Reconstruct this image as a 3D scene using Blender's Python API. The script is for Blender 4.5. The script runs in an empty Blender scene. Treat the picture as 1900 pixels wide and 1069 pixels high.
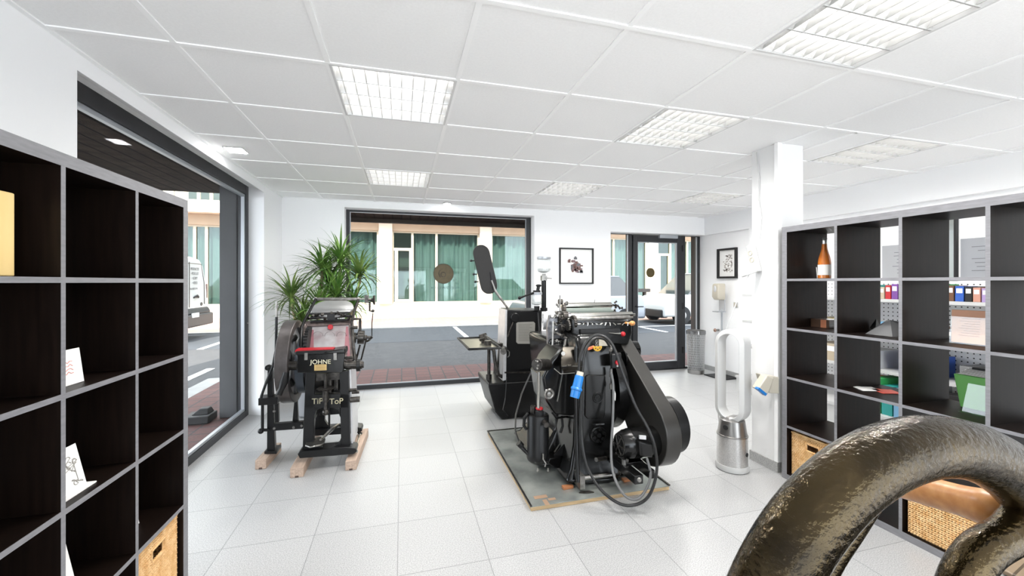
import bpy, math, random
from mathutils import Vector, Matrix
random.seed(7)
S = bpy.context.scene
COL = S.collection
# ------------------------------------------------------------------ camera, world, sun, exposure
YAW = .2656; FPX = 753.0; CXP = 950.0; CYP = 523.8; HC = 1.44
cam_d = bpy.data.cameras.new('camera'); cam = bpy.data.objects.new('camera', cam_d); COL.objects.link(cam)
cam.location = (0, 0, HC); cam.rotation_euler = (math.radians(90), 0, -YAW)
cam_d.sensor_width = 36; cam_d.lens = 36*FPX/1900; cam_d.shift_y = -(534.5-CYP)/1900
cam_d.clip_start = .05; cam_d.clip_end = 200
S.camera = cam
S.view_settings.view_transform = 'Standard'; S.view_settings.look = 'None'
S.view_settings.gamma = 1; S.view_settings.use_curve_mapping = False
S.view_settings.exposure = 2.38
W = bpy.data.worlds.new('sky'); S.world = W; W.use_nodes = True
WN = W.node_tree; bg = WN.nodes['Background']
bg.inputs['Color'].default_value = (.86, .93, 1, 1); bg.inputs['Strength'].default_value = 1.2
sd = bpy.data.lights.new('sun', 'SUN'); so = bpy.data.objects.new('sun', sd); COL.objects.link(so)
sd.energy = 3.2; sd.angle = math.radians(.6); sd.color = (1, .94, .84)
sdir = Vector((.28, 1, -1.12)); so.rotation_euler = sdir.to_track_quat('-Z', 'Y').to_euler()
so.location = (0, -10, 20)
LAMP_W = 5.2          # strength of the fluorescent tubes
ZC = 2.498             # ceiling height

sn, cs = math.sin(YAW), math.cos(YAW)
def at(px, py, Y=None, X=None, Z=None):
    """a point of the photo on a real plane of the place"""
    u = (px-CXP)/FPX; v = (CYP-py)/FPX
    r = Vector((sn+u*cs, cs-u*sn, v))
    t = Y/r.y if Y is not None else (X/r.x if X is not None else (Z-HC)/r.z)
    return Vector((0, 0, HC))+r*t

# ------------------------------------------------------------------ materials
MATS = {}
def mat(name, col=(.8, .8, .8), rough=.5, metal=0, bump=0, bscale=60, var=0, vscale=8, coat=0, col2=None,
        stretch=None, trans=0, emit=None, estr=0, spec=None, alpha=None, ior=None):
    if name in MATS: return MATS[name]
    m = bpy.data.materials.new(name); m.use_nodes = True; nt = m.node_tree; N = nt.nodes; L = nt.links
    b = N['Principled BSDF']
    b.inputs['Base Color'].default_value = (*col, 1); b.inputs['Roughness'].default_value = rough
    b.inputs['Metallic'].default_value = metal
    if coat: b.inputs['Coat Weight'].default_value = coat; b.inputs['Coat Roughness'].default_value = .06
    if trans: b.inputs['Transmission Weight'].default_value = trans
    if ior: b.inputs['IOR'].default_value = ior
    if spec is not None: b.inputs['Specular IOR Level'].default_value = spec
    if alpha is not None: b.inputs['Alpha'].default_value = alpha
    if emit: b.inputs['Emission Color'].default_value = (*emit, 1); b.inputs['Emission Strength'].default_value = estr
    if bump or var or col2:
        tc = N.new('ShaderNodeTexCoord'); mp = N.new('ShaderNodeMapping'); L.new(tc.outputs['Object'], mp.inputs[0])
        if stretch: mp.inputs['Scale'].default_value = stretch
    if var or col2:
        n = N.new('ShaderNodeTexNoise'); n.inputs['Scale'].default_value = vscale; n.inputs['Detail'].default_value = 6
        L.new(mp.outputs[0], n.inputs['Vector'])
        r = N.new('ShaderNodeValToRGB'); L.new(n.outputs[0], r.inputs[0])
        c2 = col2 or tuple(min(1, c*(1+var)) for c in col)
        c1 = col if col2 else tuple(c*(1-var) for c in col)
        r.color_ramp.elements[0].color = (*c1, 1); r.color_ramp.elements[1].color = (*c2, 1)
        r.color_ramp.elements[0].position = .35; r.color_ramp.elements[1].position = .65
        L.new(r.outputs[0], b.inputs['Base Color'])
    if bump:
        n2 = N.new('ShaderNodeTexNoise'); n2.inputs['Scale'].default_value = bscale; n2.inputs['Detail'].default_value = 3
        L.new(mp.outputs[0], n2.inputs['Vector'])
        bp = N.new('ShaderNodeBump'); bp.inputs['Strength'].default_value = bump; bp.inputs['Distance'].default_value = .004
        L.new(n2.outputs[0], bp.inputs['Height']); L.new(bp.outputs[0], b.inputs['Normal'])
    MATS[name] = m; return m

def brick_mat(name, c1, c2, mortar, bw, rh, ms, offset=.5, scale=1, rough=.7, loc=(0, 0, 0), rotz=0, speck=None, bumpd=0, rotx=0):
    m = bpy.data.materials.new(name); m.use_nodes = True; nt = m.node_tree; N = nt.nodes; L = nt.links
    b = N['Principled BSDF']; b.inputs['Roughness'].default_value = rough
    g = N.new('ShaderNodeNewGeometry'); mp = N.new('ShaderNodeMapping'); mp.vector_type = 'TEXTURE'
    mp.inputs['Location'].default_value = loc; mp.inputs['Rotation'].default_value = (rotx, 0, rotz)
    L.new(g.outputs['Position'], mp.inputs[0])
    br = N.new('ShaderNodeTexBrick'); br.offset = offset; br.squash = 1
    br.inputs['Scale'].default_value = 1; br.inputs['Brick Width'].default_value = bw; br.inputs['Row Height'].default_value = rh
    br.inputs['Mortar Size'].default_value = ms; br.inputs['Mortar Smooth'].default_value = .1
    br.inputs['Color1'].default_value = (*c1, 1); br.inputs['Color2'].default_value = (*c2, 1); br.inputs['Mortar'].default_value = (*mortar, 1)
    L.new(mp.outputs[0], br.inputs[0]); out = br.outputs[0]
    if speck:
        n = N.new('ShaderNodeTexNoise'); n.inputs['Scale'].default_value = speck[0]; n.inputs['Detail'].default_value = 4
        L.new(g.outputs['Position'], n.inputs['Vector'])
        r = N.new('ShaderNodeValToRGB'); L.new(n.outputs[0], r.inputs[0])
        r.color_ramp.elements[0].color = (speck[1],)*3+(1,); r.color_ramp.elements[1].color = (speck[2],)*3+(1,)
        r.color_ramp.elements[0].position = .4; r.color_ramp.elements[1].position = .6
        mx = N.new('ShaderNodeMix'); mx.data_type = 'RGBA'; mx.blend_type = 'MULTIPLY'; mx.inputs[0].default_value = 1
        L.new(out, mx.inputs[6]); L.new(r.outputs[0], mx.inputs[7]); out = mx.outputs[2]
    L.new(out, b.inputs['Base Color'])
    if bumpd:
        bp = N.new('ShaderNodeBump'); bp.inputs['Strength'].default_value = .6; bp.inputs['Distance'].default_value = bumpd; bp.invert = True
        L.new(br.outputs['Fac'], bp.inputs['Height']); L.new(bp.outputs[0], b.inputs['Normal'])
    MATS[name] = m; return m

def glass_mat(name, tint=(1, 1, 1), refl=.06, gl=(1, 1, 1)):
    m = bpy.data.materials.new(name); m.use_nodes = True; nt = m.node_tree; N = nt.nodes; L = nt.links
    N.remove(N['Principled BSDF']); o = N['Material Output']
    t = N.new('ShaderNodeBsdfTransparent'); t.inputs[0].default_value = (*tint, 1)
    g = N.new('ShaderNodeBsdfGlossy'); g.inputs['Roughness'].default_value = .02; g.inputs[0].default_value = (*gl, 1)
    f = N.new('ShaderNodeLayerWeight'); f.inputs[0].default_value = .5
    mm = N.new('ShaderNodeMath'); mm.operation = 'MULTIPLY_ADD'; mm.inputs[1].default_value = .18; mm.inputs[2].default_value = refl
    pw = N.new('ShaderNodeMath'); pw.operation = 'POWER'; pw.inputs[1].default_value = 5; L.new(f.outputs['Facing'], pw.inputs[0]); L.new(pw.outputs[0], mm.inputs[0])
    x = N.new('ShaderNodeMixShader'); L.new(mm.outputs[0], x.inputs[0]); L.new(t.outputs[0], x.inputs[1]); L.new(g.outputs[0], x.inputs[2])
    L.new(x.outputs[0], o.inputs[0]); MATS[name] = m; return m

M_wall = mat('white plaster', (.92, .92, .925), .7, bump=.12, bscale=35)
M_tile = mat('ceiling board', (.92, .92, .92), .85, bump=.25, bscale=220, var=.015, vscale=90)
M_grid = mat('white grid metal', (.96, .96, .96), .5)
M_floor = brick_mat('stone floor tiles', (.43, .43, .43), (.47, .47, .47), (.26, .26, .26), .4584, .4584, .0022, offset=0, rough=.34, loc=(-.02, 2.0646-.4584*8, 0), speck=(190, .72, 1.1))
M_gran = mat('speckled granite', (.22, .22, .22), .4, col2=(.5, .5, .49), vscale=260)
M_blackal = mat('anthracite aluminium', (.017, .018, .021), .38, var=.1)
M_grayal = mat('grey aluminium strip', (.42, .44, .47), .35, .5)
M_clad = mat('dark grey cladding', (.035, .035, .039), .55, var=.12)
M_glass = glass_mat('clear window glass', (.98, .985, .985), .004)
M_wood_out = None
M_bb = mat('black brown foil', (.0075, .0042, .003), .4, var=.3, vscale=5, stretch=(14, 14, 1), spec=.15)
M_bbedge = mat('grey black foil edge', (.20, .197, .21), .35, var=.10, vscale=18, stretch=(6, 1, 6))
M_gloss = mat('glossy black paint', (.004, .004, .004), .2, coat=.12, spec=.35, bump=.12, bscale=30)
M_satin = mat('satin black paint', (.006, .006, .0063), .36, spec=.3, bump=.1, bscale=50)
M_matblk = mat('matt black', (.008, .008, .0085), .6)
M_steel = mat('worn steel', (.26, .25, .235), .28, .9, var=.25, vscale=30)
M_dsteel = mat('dark oily steel', (.06, .055, .05), .35, .8, var=.4, vscale=40)
M_chrome = mat('polished steel', (.55, .54, .50), .15, 1)
M_greyplate = mat('light grey plate', (.55, .55, .56), .4, .35, var=.06, vscale=20)
M_rub = mat('grey green rubber roller', (.14, .17, .15), .5)
M_brass = mat('brass plate', (.55, .38, .16), .35, .8)
M_letter = mat('cream lettering', (.62, .58, .42), .6)
M_red = mat('red paint', (.40, .008, .015), .35)
M_block = mat('raw pine block', (.42, .31, .24), .7, var=.15, vscale=6, stretch=(12, 1, 12))
M_plank = mat('plywood edge', (.50, .36, .20), .7, var=.15, vscale=10, stretch=(1, 1, 20))
M_zinc = mat('stained zinc sheet', (.27, .29, .275), .22, .5, col2=(.44, .46, .43), vscale=6)
M_cable = mat('dark rubber cable', (.012, .012, .0125), .4)
M_blue = mat('blue plug plastic', (.015, .17, .5), .35)
M_white = mat('white plastic', (.52, .52, .515), .35)
M_cream = mat('cream plastic', (.52, .48, .40), .4)
M_wick = mat('wicker', (.66, .38, .15), .6, col2=(.82, .56, .29), vscale=30)
M_bronze = mat('dark bronze enamel', (.015, .010, .004), .15, .9, bump=.7, bscale=110, col2=(.062, .043, .018), vscale=8, coat=.15)
M_handle = mat('turned wood handle', (.48, .19, .05), .35, col2=(.62, .29, .10), vscale=6, stretch=(1, 9, 9))
M_nickel = mat('brushed nickel', (.34, .33, .32), .3, .9)
M_leaf = mat('green leaf', (.04, .13, .02), .45, col2=(.17, .29, .06), vscale=9)
M_leafy = mat('pale leaf', (.30, .42, .14), .5)
M_stem = mat('plant cane', (.35, .27, .17), .8, var=.3, vscale=40)
M_paper = mat('white paper', (.85, .84, .82), .8)
M_ink = mat('print ink', (.12, .12, .12), .8)
M_gold = mat('gold sticker film', (.07, .052, .022), .4, .3, var=.15, vscale=20)

# ------------------------------------------------------------------ geometry collector
class MB:
    def __init__(s): s.v = []; s.f = []
    def add(s, vs, fs):
        o = len(s.v); s.v += [Vector(v) for v in vs]; s.f += [tuple(i+o for i in f) for f in fs]; return s
    def box(s, x0, x1, y0, y1, z0, z1):
        x0, x1 = sorted((x0, x1)); y0, y1 = sorted((y0, y1)); z0, z1 = sorted((z0, z1))
        return s.add([(x, y, z) for z in (z0, z1) for y in (y0, y1) for x in (x0, x1)],
                     [(0, 2, 3, 1), (4, 5, 7, 6), (0, 1, 5, 4), (2, 6, 7, 3), (0, 4, 6, 2), (1, 3, 7, 5)])
    def prism(s, pts, ext):
        n = len(pts); e = Vector(ext); P = [Vector(p) for p in pts]
        s.add(P+[p+e for p in P], [tuple(range(n-1, -1, -1)), tuple(range(n, 2*n))]+[(i, (i+1) % n, n+(i+1) % n, n+i) for i in range(n)]); return s
    def loft(s, secs):   # (z,x0,x1,y0,y1) rectangular sections
        vs = []; fs = []
        for (z, x0, x1, y0, y1) in secs: vs += [(x0, y0, z), (x1, y0, z), (x1, y1, z), (x0, y1, z)]
        for k in range(len(secs)-1):
            a = 4*k
            for i in range(4): fs.append((a+i, a+(i+1) % 4, a+4+(i+1) % 4, a+4+i))
        fs += [(3, 2, 1, 0), tuple(4*(len(secs)-1)+i for i in range(4))]
        return s.add(vs, fs)
    def tube(s, pts, r, n=10, closed=False, flat=None):
        P = [Vector(p) for p in pts]; m = len(P)
        R = r if isinstance(r, (list, tuple)) else [r]*m
        vs = []; fs = []; up = None
        for i in range(m):
            a = P[(i-1) % m] if (closed or i > 0) else P[i]; b = P[(i+1) % m] if (closed or i < m-1) else P[i]
            t = (b-a).normalized()
            if up is None: up = t.orthogonal().normalized()
            up = (up-t*up.dot(t))
            up = up.normalized() if up.length > 1e-6 else t.orthogonal().normalized()
            w = t.cross(up)
            for k in range(n):
                q = 2*math.pi*k/n; vs.append(P[i]+(up*math.cos(q)+w*math.sin(q))*R[i])
        rng = m if closed else m-1
        for i in range(rng):
            for k in range(n):
                a = i*n+k; b = i*n+(k+1) % n; c = ((i+1) % m)*n+(k+1) % n; d = ((i+1) % m)*n+k; fs.append((a, b, c, d))
        if not closed: fs += [tuple(range(n-1, -1, -1)), tuple((m-1)*n+k for k in range(n))]
        return s.add(vs, fs)
    def cyl(s, p, q, r, r2=None, n=20): return s.tube([p, q], [r, r if r2 is None else r2], n)
    def lathe(s, c, axis, prof, n=32):   # prof: (radius, height along axis)
        c = Vector(c); ax = Vector(axis).normalized(); u = ax.orthogonal().normalized(); w = ax.cross(u); vs = []; fs = []
        for (r, h) in prof:
            for k in range(n):
                q = 2*math.pi*k/n; vs.append(c+ax*h+(u*math.cos(q)+w*math.sin(q))*max(r, 1e-5))
        for i in range(len(prof)-1):
            for k in range(n): fs.append((i*n+k, i*n+(k+1) % n, (i+1)*n+(k+1) % n, (i+1)*n+k))
        if prof[0][0] > 1e-4: fs.append(tuple(range(n-1, -1, -1)))
        if prof[-1][0] > 1e-4: fs.append(tuple((len(prof)-1)*n+k for k in range(n)))
        return s.add(vs, fs)
    def ring(s, c, axis, r0, r1, h0, h1, n=40):  # closed ring of rectangular section
        c = Vector(c); ax = Vector(axis).normalized(); u = ax.orthogonal().normalized(); w = ax.cross(u); vs = []; fs = []
        for (r, h) in ((r0, h0), (r1, h0), (r1, h1), (r0, h1)):
            for k in range(n):
                q = 2*math.pi*k/n; vs.append(c+ax*h+(u*math.cos(q)+w*math.sin(q))*r)
        for i in range(4):
            j = (i+1) % 4
            for k in range(n): fs.append((i*n+k, i*n+(k+1) % n, j*n+(k+1) % n, j*n+k))
        return s.add(vs, fs)
    def torus(s, c, axis, R, r, n=40, m=10, arc=None):
        c = Vector(c); ax = Vector(axis).normalized(); u = ax.orthogonal().normalized(); w = ax.cross(u)
        return s.tube([c+(u*math.cos(2*math.pi*k/n)+w*math.sin(2*math.pi*k/n))*R for k in range(n)], r, m, True)
    def sph(s, c, r, sc=(1, 1, 1), n=14):
        c = Vector(c); vs = []; fs = []
        for i in range(n//2+1):
            th = math.pi*i/(n//2)
            for k in range(n):
                q = 2*math.pi*k/n; vs.append(c+Vector((math.sin(th)*math.cos(q)*sc[0], math.sin(th)*math.sin(q)*sc[1], math.cos(th)*sc[2]))*r)
        for i in range(n//2):
            for k in range(n): fs.append((i*n+k, (i+1)*n+k, (i+1)*n+(k+1) % n, i*n+(k+1) % n))
        return s.add(vs, fs)
    def grid(s, fn, nu, nv):
        vs = [fn(i/nu, j/nv) for j in range(nv+1) for i in range(nu+1)]
        return s.add(vs, [(j*(nu+1)+i, j*(nu+1)+i+1, (j+1)*(nu+1)+i+1, (j+1)*(nu+1)+i) for j in range(nv) for i in range(nu)])
    def build(s, name, m, parent=None, bevel=0, smooth=True, origin=None, seg=2, solid=0):
        me = bpy.data.meshes.new(name)
        if parent is not None: off = WLOC.get(parent.name, Vector((0, 0, 0)))
        elif origin is not None: off = Vector(origin)
        else:
            xs = [v.x for v in s.v]; ys = [v.y for v in s.v]; zs = [v.z for v in s.v]
            off = Vector(((min(xs)+max(xs))/2, (min(ys)+max(ys))/2, min(zs)))
        me.from_pydata([tuple(v-off) for v in s.v], [], s.f); me.validate(); me.update()
        o = bpy.data.objects.new(name, me); COL.objects.link(o)
        me.materials.append(m)
        if smooth:
            me.polygons.foreach_set('use_smooth', [True]*len(me.polygons))
            me.set_sharp_from_angle(angle=math.radians(38))
        import bmesh
        b = bmesh.new(); b.from_mesh(me); bmesh.ops.recalc_face_normals(b, faces=b.faces); b.to_mesh(me); b.free()
        if parent is not None: o.parent = parent
        else: o.location = off
        WLOC[o.name] = off
        if bevel:
            bv = o.modifiers.new('bevel', 'BEVEL'); bv.width = bevel; bv.segments = seg; bv.limit_method = 'ANGLE'; bv.angle_limit = math.radians(40)
        if solid:
            sm = o.modifiers.new('solid', 'SOLIDIFY'); sm.thickness = solid
        return o
WLOC = {}
def thing(name, label, cat, loc=(0, 0, 0), group=None):
    o = bpy.data.objects.new(name, None); COL.objects.link(o); o.location = loc; o.empty_display_size = .1
    o['label'] = label; o['category'] = cat
    if group: o['group'] = group
    WLOC[o.name] = Vector(loc); return o
def tag(o, label, cat, group=None, kind=None):
    o['label'] = label; o['category'] = cat
    if group: o['group'] = group
    if kind: o['kind'] = kind
    return o
def struct(o): o['kind'] = 'structure'; return o
def copy_tree(o, parent=None):
    c = o.copy(); COL.objects.link(c)
    if parent is not None: c.parent = parent
    for ch in list(o.children): copy_tree(ch, c)
    return c
def text(name, s, size, m, parent, loc, rot, depth=.001, mirror=False, sx=1):
    cu = bpy.data.curves.new(name, 'FONT'); cu.body = s; cu.size = size; cu.extrude = depth; cu.align_x = 'CENTER'; cu.align_y = 'CENTER'
    t = bpy.data.objects.new('tmp', cu); COL.objects.link(t)
    dg = bpy.context.evaluated_depsgraph_get(); dg.update()
    me = bpy.data.meshes.new_from_object(t.evaluated_get(dg)); me.name = name
    bpy.data.objects.remove(t)
    me.transform(Matrix.Diagonal((-sx if mirror else sx, 1, 1, 1)))
    me.transform(Matrix.Rotation(rot[2], 4, 'Z') @ Matrix.Rotation(rot[1], 4, 'Y') @ Matrix.Rotation(rot[0], 4, 'X'))
    off = WLOC.get(parent.name, Vector((0, 0, 0))) if parent else Vector(loc)
    if parent: me.transform(Matrix.Translation(Vector(loc)-off))
    me.materials.clear(); me.materials.append(m)
    o = bpy.data.objects.new(name, me); COL.objects.link(o)
    if parent: o.parent = parent
    else: o.location = loc
    WLOC[o.name] = off
    return o
HALF = math.pi/2
# ------------------------------------------------------------------ the room shell
XL, XR, YB, YD = -1.433, 4.87, 5.60, 5.83      # left wall, right wall, back wall, frame plane in the reveals
YF = -3.0  # rear left open here, shaped to let sun and sky light in
f = MB(); f.add([(-1.66, -7, 0), (XR+.3, -7, 0), (XR+.3, 5.86, 0), (-1.66, 5.86, 0), (-1.66, -7, -.15), (XR+.3, -7, -.15), (XR+.3, 5.86, -.15), (-1.66, 5.86, -.15)],
      [(0, 1, 2, 3), (7, 6, 5, 4), (0, 4, 5, 1), (1, 5, 6, 2), (2, 6, 7, 3), (3, 7, 4, 0)])
struct(f.build('floor', M_floor, smooth=False, origin=(0, 0, 0)))  # runs on past the ceiling; unseen sunlit part added to bounce light inside
GX = lambda i: -.9674+.625*i
GY = lambda j: 1.495+.625*j
LIGHTS = [(1, 1), (1, 4), (4, -1), (4, 1), (4, 4), (7, 1), (7, 4)]   # (i, j) cell, j = near edge
SPOTC = (-1.2, 3.72)
c = MB()
for i in range(-1, 10):
    for j in range(-9, 7):
        if (i, j) in LIGHTS: continue
        x0 = max(XL, GX(i)); x1 = min(XR, GX(i+1)); y0 = max(YF, GY(j)); y1 = min(YB, GY(j+1))
        if x1 <= x0 or y1 <= y0: continue
        c.box(x0, x1, y0, y1, ZC, ZC+.018)
ceil = struct(c.build('ceiling', M_tile, smooth=False, origin=(0, 0, ZC)))
g = MB()
for i in range(0, 10):
    if GX(i) < XR: g.box(GX(i)-.012, GX(i)+.012, YF, YB, ZC-.005, ZC+.004)
for j in range(-8, 8):
    if GY(j) < YB-.02: g.box(XL, XR, GY(j)-.012, GY(j)+.012, ZC-.0055, ZC+.0035)
g.box(GX(6)+.30, GX(6)+.324, GY(1), GY(3), ZC-.0055, ZC+.0035)
g.box(XL, XL+.022, YF, YB, ZC-.006, ZC+.002); g.box(XL, XR, YB-.022, YB, ZC-.006, ZC+.002); g.box(XR-.08, XR-.06, YF, YB, ZC-.006, ZC+.002)
g.build('ceiling_grid', M_grid, ceil, smooth=False)
# left wall with the long window opening
YW0, YW1 = 2.315, 4.93
w = MB()
w.box(-1.70, XL, YF, YW0, 0, 2.52); w.prism([(XL, YW1, 0), (XL, YB+.25, 0), (-1.70, YB+.25, 0), (-1.70, 5.03, 0), (-1.60, 5.005, 0)], (0, 0, 2.52))
w.prism([(XL-.001, YW0-.002, 2.412), (XL-.001, YW0-.002, 2.52), (-1.699, YW0-.002, 2.52), (-1.699, YW0-.002, 2.477), (-1.56, YW0-.002, 2.477)], (0, YW1-YW0+.09, 0))
struct(w.build('wall_left', M_wall, smooth=False))
w = MB()
w.box(XL, -.71, YB, YB+.25, 0, 2.52); w.box(1.862, 3.088, YB, YB+.25, 0, 2.52)
w.box(-.71, 1.862, YB, YB+.25, 2.405, 2.52); w.box(3.088, XR, YB, YB+.25, 2.214, 2.52)
struct(w.build('wall_back', M_wall, smooth=False))
w = MB(); w.box(XR, XR+.25, YF, YB+.28, 0, 2.52); w.box(XR-.07, XR, YF, YB-.001, 2.21, 2.498)
w.box(XR-.05, XR, 4.62, 4.74, 0, 2.21)
struct(w.build('wall_right', M_wall, smooth=False))
w = MB(); w.box(2.75, 3.0, 2.44, 2.675, 0, ZC)
colm = struct(w.build('wall_column', mat('column paint', (.76, .76, .76), .7, bump=.12, bscale=35), bevel=.004)); 
MB().box(2.735, 2.775, 2.425, 2.455, .08, ZC-.002).build('corner_trim', M_wall, colm)
MB().box(2.738, 3.012, 2.43, 2.687, 0, .075).build('plinth', M_gran, colm)
b = MB(); b.box(XR-.014, XR, 2.7, YB+.2, 0, .075); struct(b.build('baseboard_right', M_gran))
b = MB(); b.box(1.87, 3.08, YB-.014, YB, 0, .075); b.box(XL, -.72, YB-.014, YB, 0, .075); struct(b.build('baseboard_back', M_gran))

# ------------------------------------------------------------------ windows and door
def frame_y(mb, x0, x1, z0, z1, y0, y1, l, r, t, b):
    mb.box(x0, x0+l, y0, y1, z0, z1); mb.box(x1-r, x1, y0, y1, z0, z1)
    mb.box(x0+l, x1-r, y0, y1, z1-t, z1); mb.box(x0+l, x1-r, y0, y1, z0, z0+b)
def frame_x(mb, y0, y1, z0, z1, x0, x1, n, fr, t, b):
    mb.box(x0, x1, y0, y0+n, z0, z1); mb.box(x0, x1, y1-fr, y1, z0, z1)
    mb.box(x0, x1, y0+n, y1-fr, z1-t, z1); mb.box(x0, x1, y0+n, y1-fr, z0, z0+b)
# window 1: back wall, looks on the street
w1 = thing('window_1', '', ''); del w1['label'], w1['category']; w1['kind'] = 'structure'; w1.location = (.575, 5.8, 0); WLOC[w1.name] = Vector((.575, 5.8, 0))
m = MB(); frame_y(m, -.712, 1.862, 0, 2.43, 5.77, 5.85, .045, .07, .05, .055); m.build('window_frame', M_blackal, w1, bevel=.003)
m = MB(); frame_y(m, -.667, 1.80, .055, 2.385, 5.785, 5.80, .012, .016, .012, .012); m.build('glazing_bead', M_grayal, w1)
MB().box(-.66, 1.79, 5.815, 5.827, .06, 2.38).build('pane', M_glass, w1)
# window 2: left wall, floor to ceiling
w2 = thing('window_2', '', ''); del w2['label'], w2['category']; w2['kind'] = 'structure'; w2.location = (-1.6, 3.6, 0); WLOC[w2.name] = Vector((-1.6, 3.6, 0))
m = MB(); frame_x(m, 2.25, 5.02, 0, 2.478, -1.68, -1.605, .05, .085, .10, .065); m.build('window_frame', M_blackal, w2, bevel=.003)
m = MB(); frame_x(m, 2.30, 4.938, .065, 2.378, -1.65, -1.615, .02, .022, .028, .025); m.build('glazing_bead', M_grayal, w2, bevel=.004)
MB().box(-1.652, -1.64, 2.31, 4.93, .08, 2.37).build('pane', M_glass, w2)
MB().sph((-1.603, 4.965, 1.0), .009).build('screw_cap', M_chrome, w2)
# door 1: back wall
d1 = thing('door_1', '', ''); del d1['label'], d1['category']; d1['kind'] = 'structure'; d1.location = (4.0, 5.8, 0); WLOC[d1.name] = Vector((4.0, 5.8, 0))
m = MB(); frame_y(m, 3.09, 4.86, 0, 2.26, 5.78, 5.86, .05, .05, .05, .03); m.box(3.50, 3.57, 5.78, 5.86, 0, 2.22); m.box(4.52, 4.57, 5.78, 5.86, 0, 2.22)
m.build('door_frame', M_blackal, d1, bevel=.003)
m = MB(); m.box(3.475, 3.495, 5.775, 5.785, .05, 2.2); m.box(4.78, 4.80, 5.775, 5.785, .03, 2.2); m.build('frame_strip', M_grayal, d1)
m = MB(); frame_y(m, 3.575, 4.515, .02, 2.20, 5.755, 5.82, .085, .12, .11, .12)
leaf = m.build('door_leaf', M_blackal, d1, bevel=.004)
m = MB(); frame_y(m, 3.66, 4.395, .14, 2.09, 5.76, 5.79, .008, .02, .012, .012); m.build('glazing_bead', M_grayal, leaf)
MB().box(3.66, 4.395, 5.785, 5.797, .14, 2.09).build('door_pane', M_glass, leaf)
m = MB(); m.box(3.14, 3.50, 5.81, 5.82, .03, 2.21); m.build('side_pane', M_glass, d1)
m = MB(); m.box(4.57, 4.81, 5.81, 5.82, .03, 2.21); m.build('side_pane', M_glass, d1)
m = MB(); m.box(4.03, 4.37, 5.70, 5.757, 2.155, 2.225); cl = m.build('door_closer', M_grayal, d1, bevel=.006)
m = MB(); m.tube([(4.2, 5.72, 2.225), (4.05, 5.70, 2.26), (4.55, 5.72, 2.262)], .007); m.build('closer_arm', M_grayal, cl)
m = MB()
for z in (2.0, 1.05, .32): m.cyl((4.50, 5.745, z-.05), (4.50, 5.745, z+.05), .013)
m.build('hinge', M_matblk, d1)
m = MB(); m.tube([(3.615, 5.755, 1.05), (3.615, 5.70, 1.05), (3.72, 5.695, 1.05)], .009); m.build('door_handle', M_blackal, d1)
# stickers on the glass
m = MB(); cc = at(823, 508, Y=5.80); m.lathe(cc, (0, -1, 0), [(.143, 0), (.143, .003)], 48)
st = m.build('window_sticker', M_gold); tag(st, 'large round dark gold sticker on the big back window', 'sticker')
m = MB(); m.torus(cc+Vector((0, -.004, 0)), (0, 1, 0), .139, .003, 48, 6); m.build('sticker_rim', M_dsteel, st)
m = MB(); m.torus(cc+Vector((-.005, -.004, -.01)), (0, 1, 0), .032, .004, 24, 6); m.tube([cc+Vector((-.05, -.004, .05)), cc+Vector((-.07, -.004, 0)), cc+Vector((-.04, -.004, -.05))], .004); m.build('emblem', M_dsteel, st)
tt = text('window_lettering', 'ECOWORX', .052, mat('dark film', (.05, .10, .10), .5), None, at(823, 534.5, Y=5.80), (HALF, 0, 0), mirror=True, sx=1.35)
tag(tt, 'small dark lettering seen mirrored below the round sticker on the window glass', 'lettering')
cc = at(1207, 506, Y=5.775); m = MB(); m.lathe(cc, (0, -1, 0), [(.078, 0), (.078, .003)], 40)
st = m.build('door_sticker', mat('dark gold film', (.07, .05, .012), .4, .3)); tag(st, 'small round dark sticker on the glass of the entrance door', 'sticker')
m = MB(); m.torus(cc+Vector((0, -.004, 0)), (0, 1, 0), .045, .003, 30, 6); m.torus(cc+Vector((0, -.004, 0)), (0, 1, 0), .018, .003, 24, 6); m.build('emblem', M_gold, st)

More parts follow.
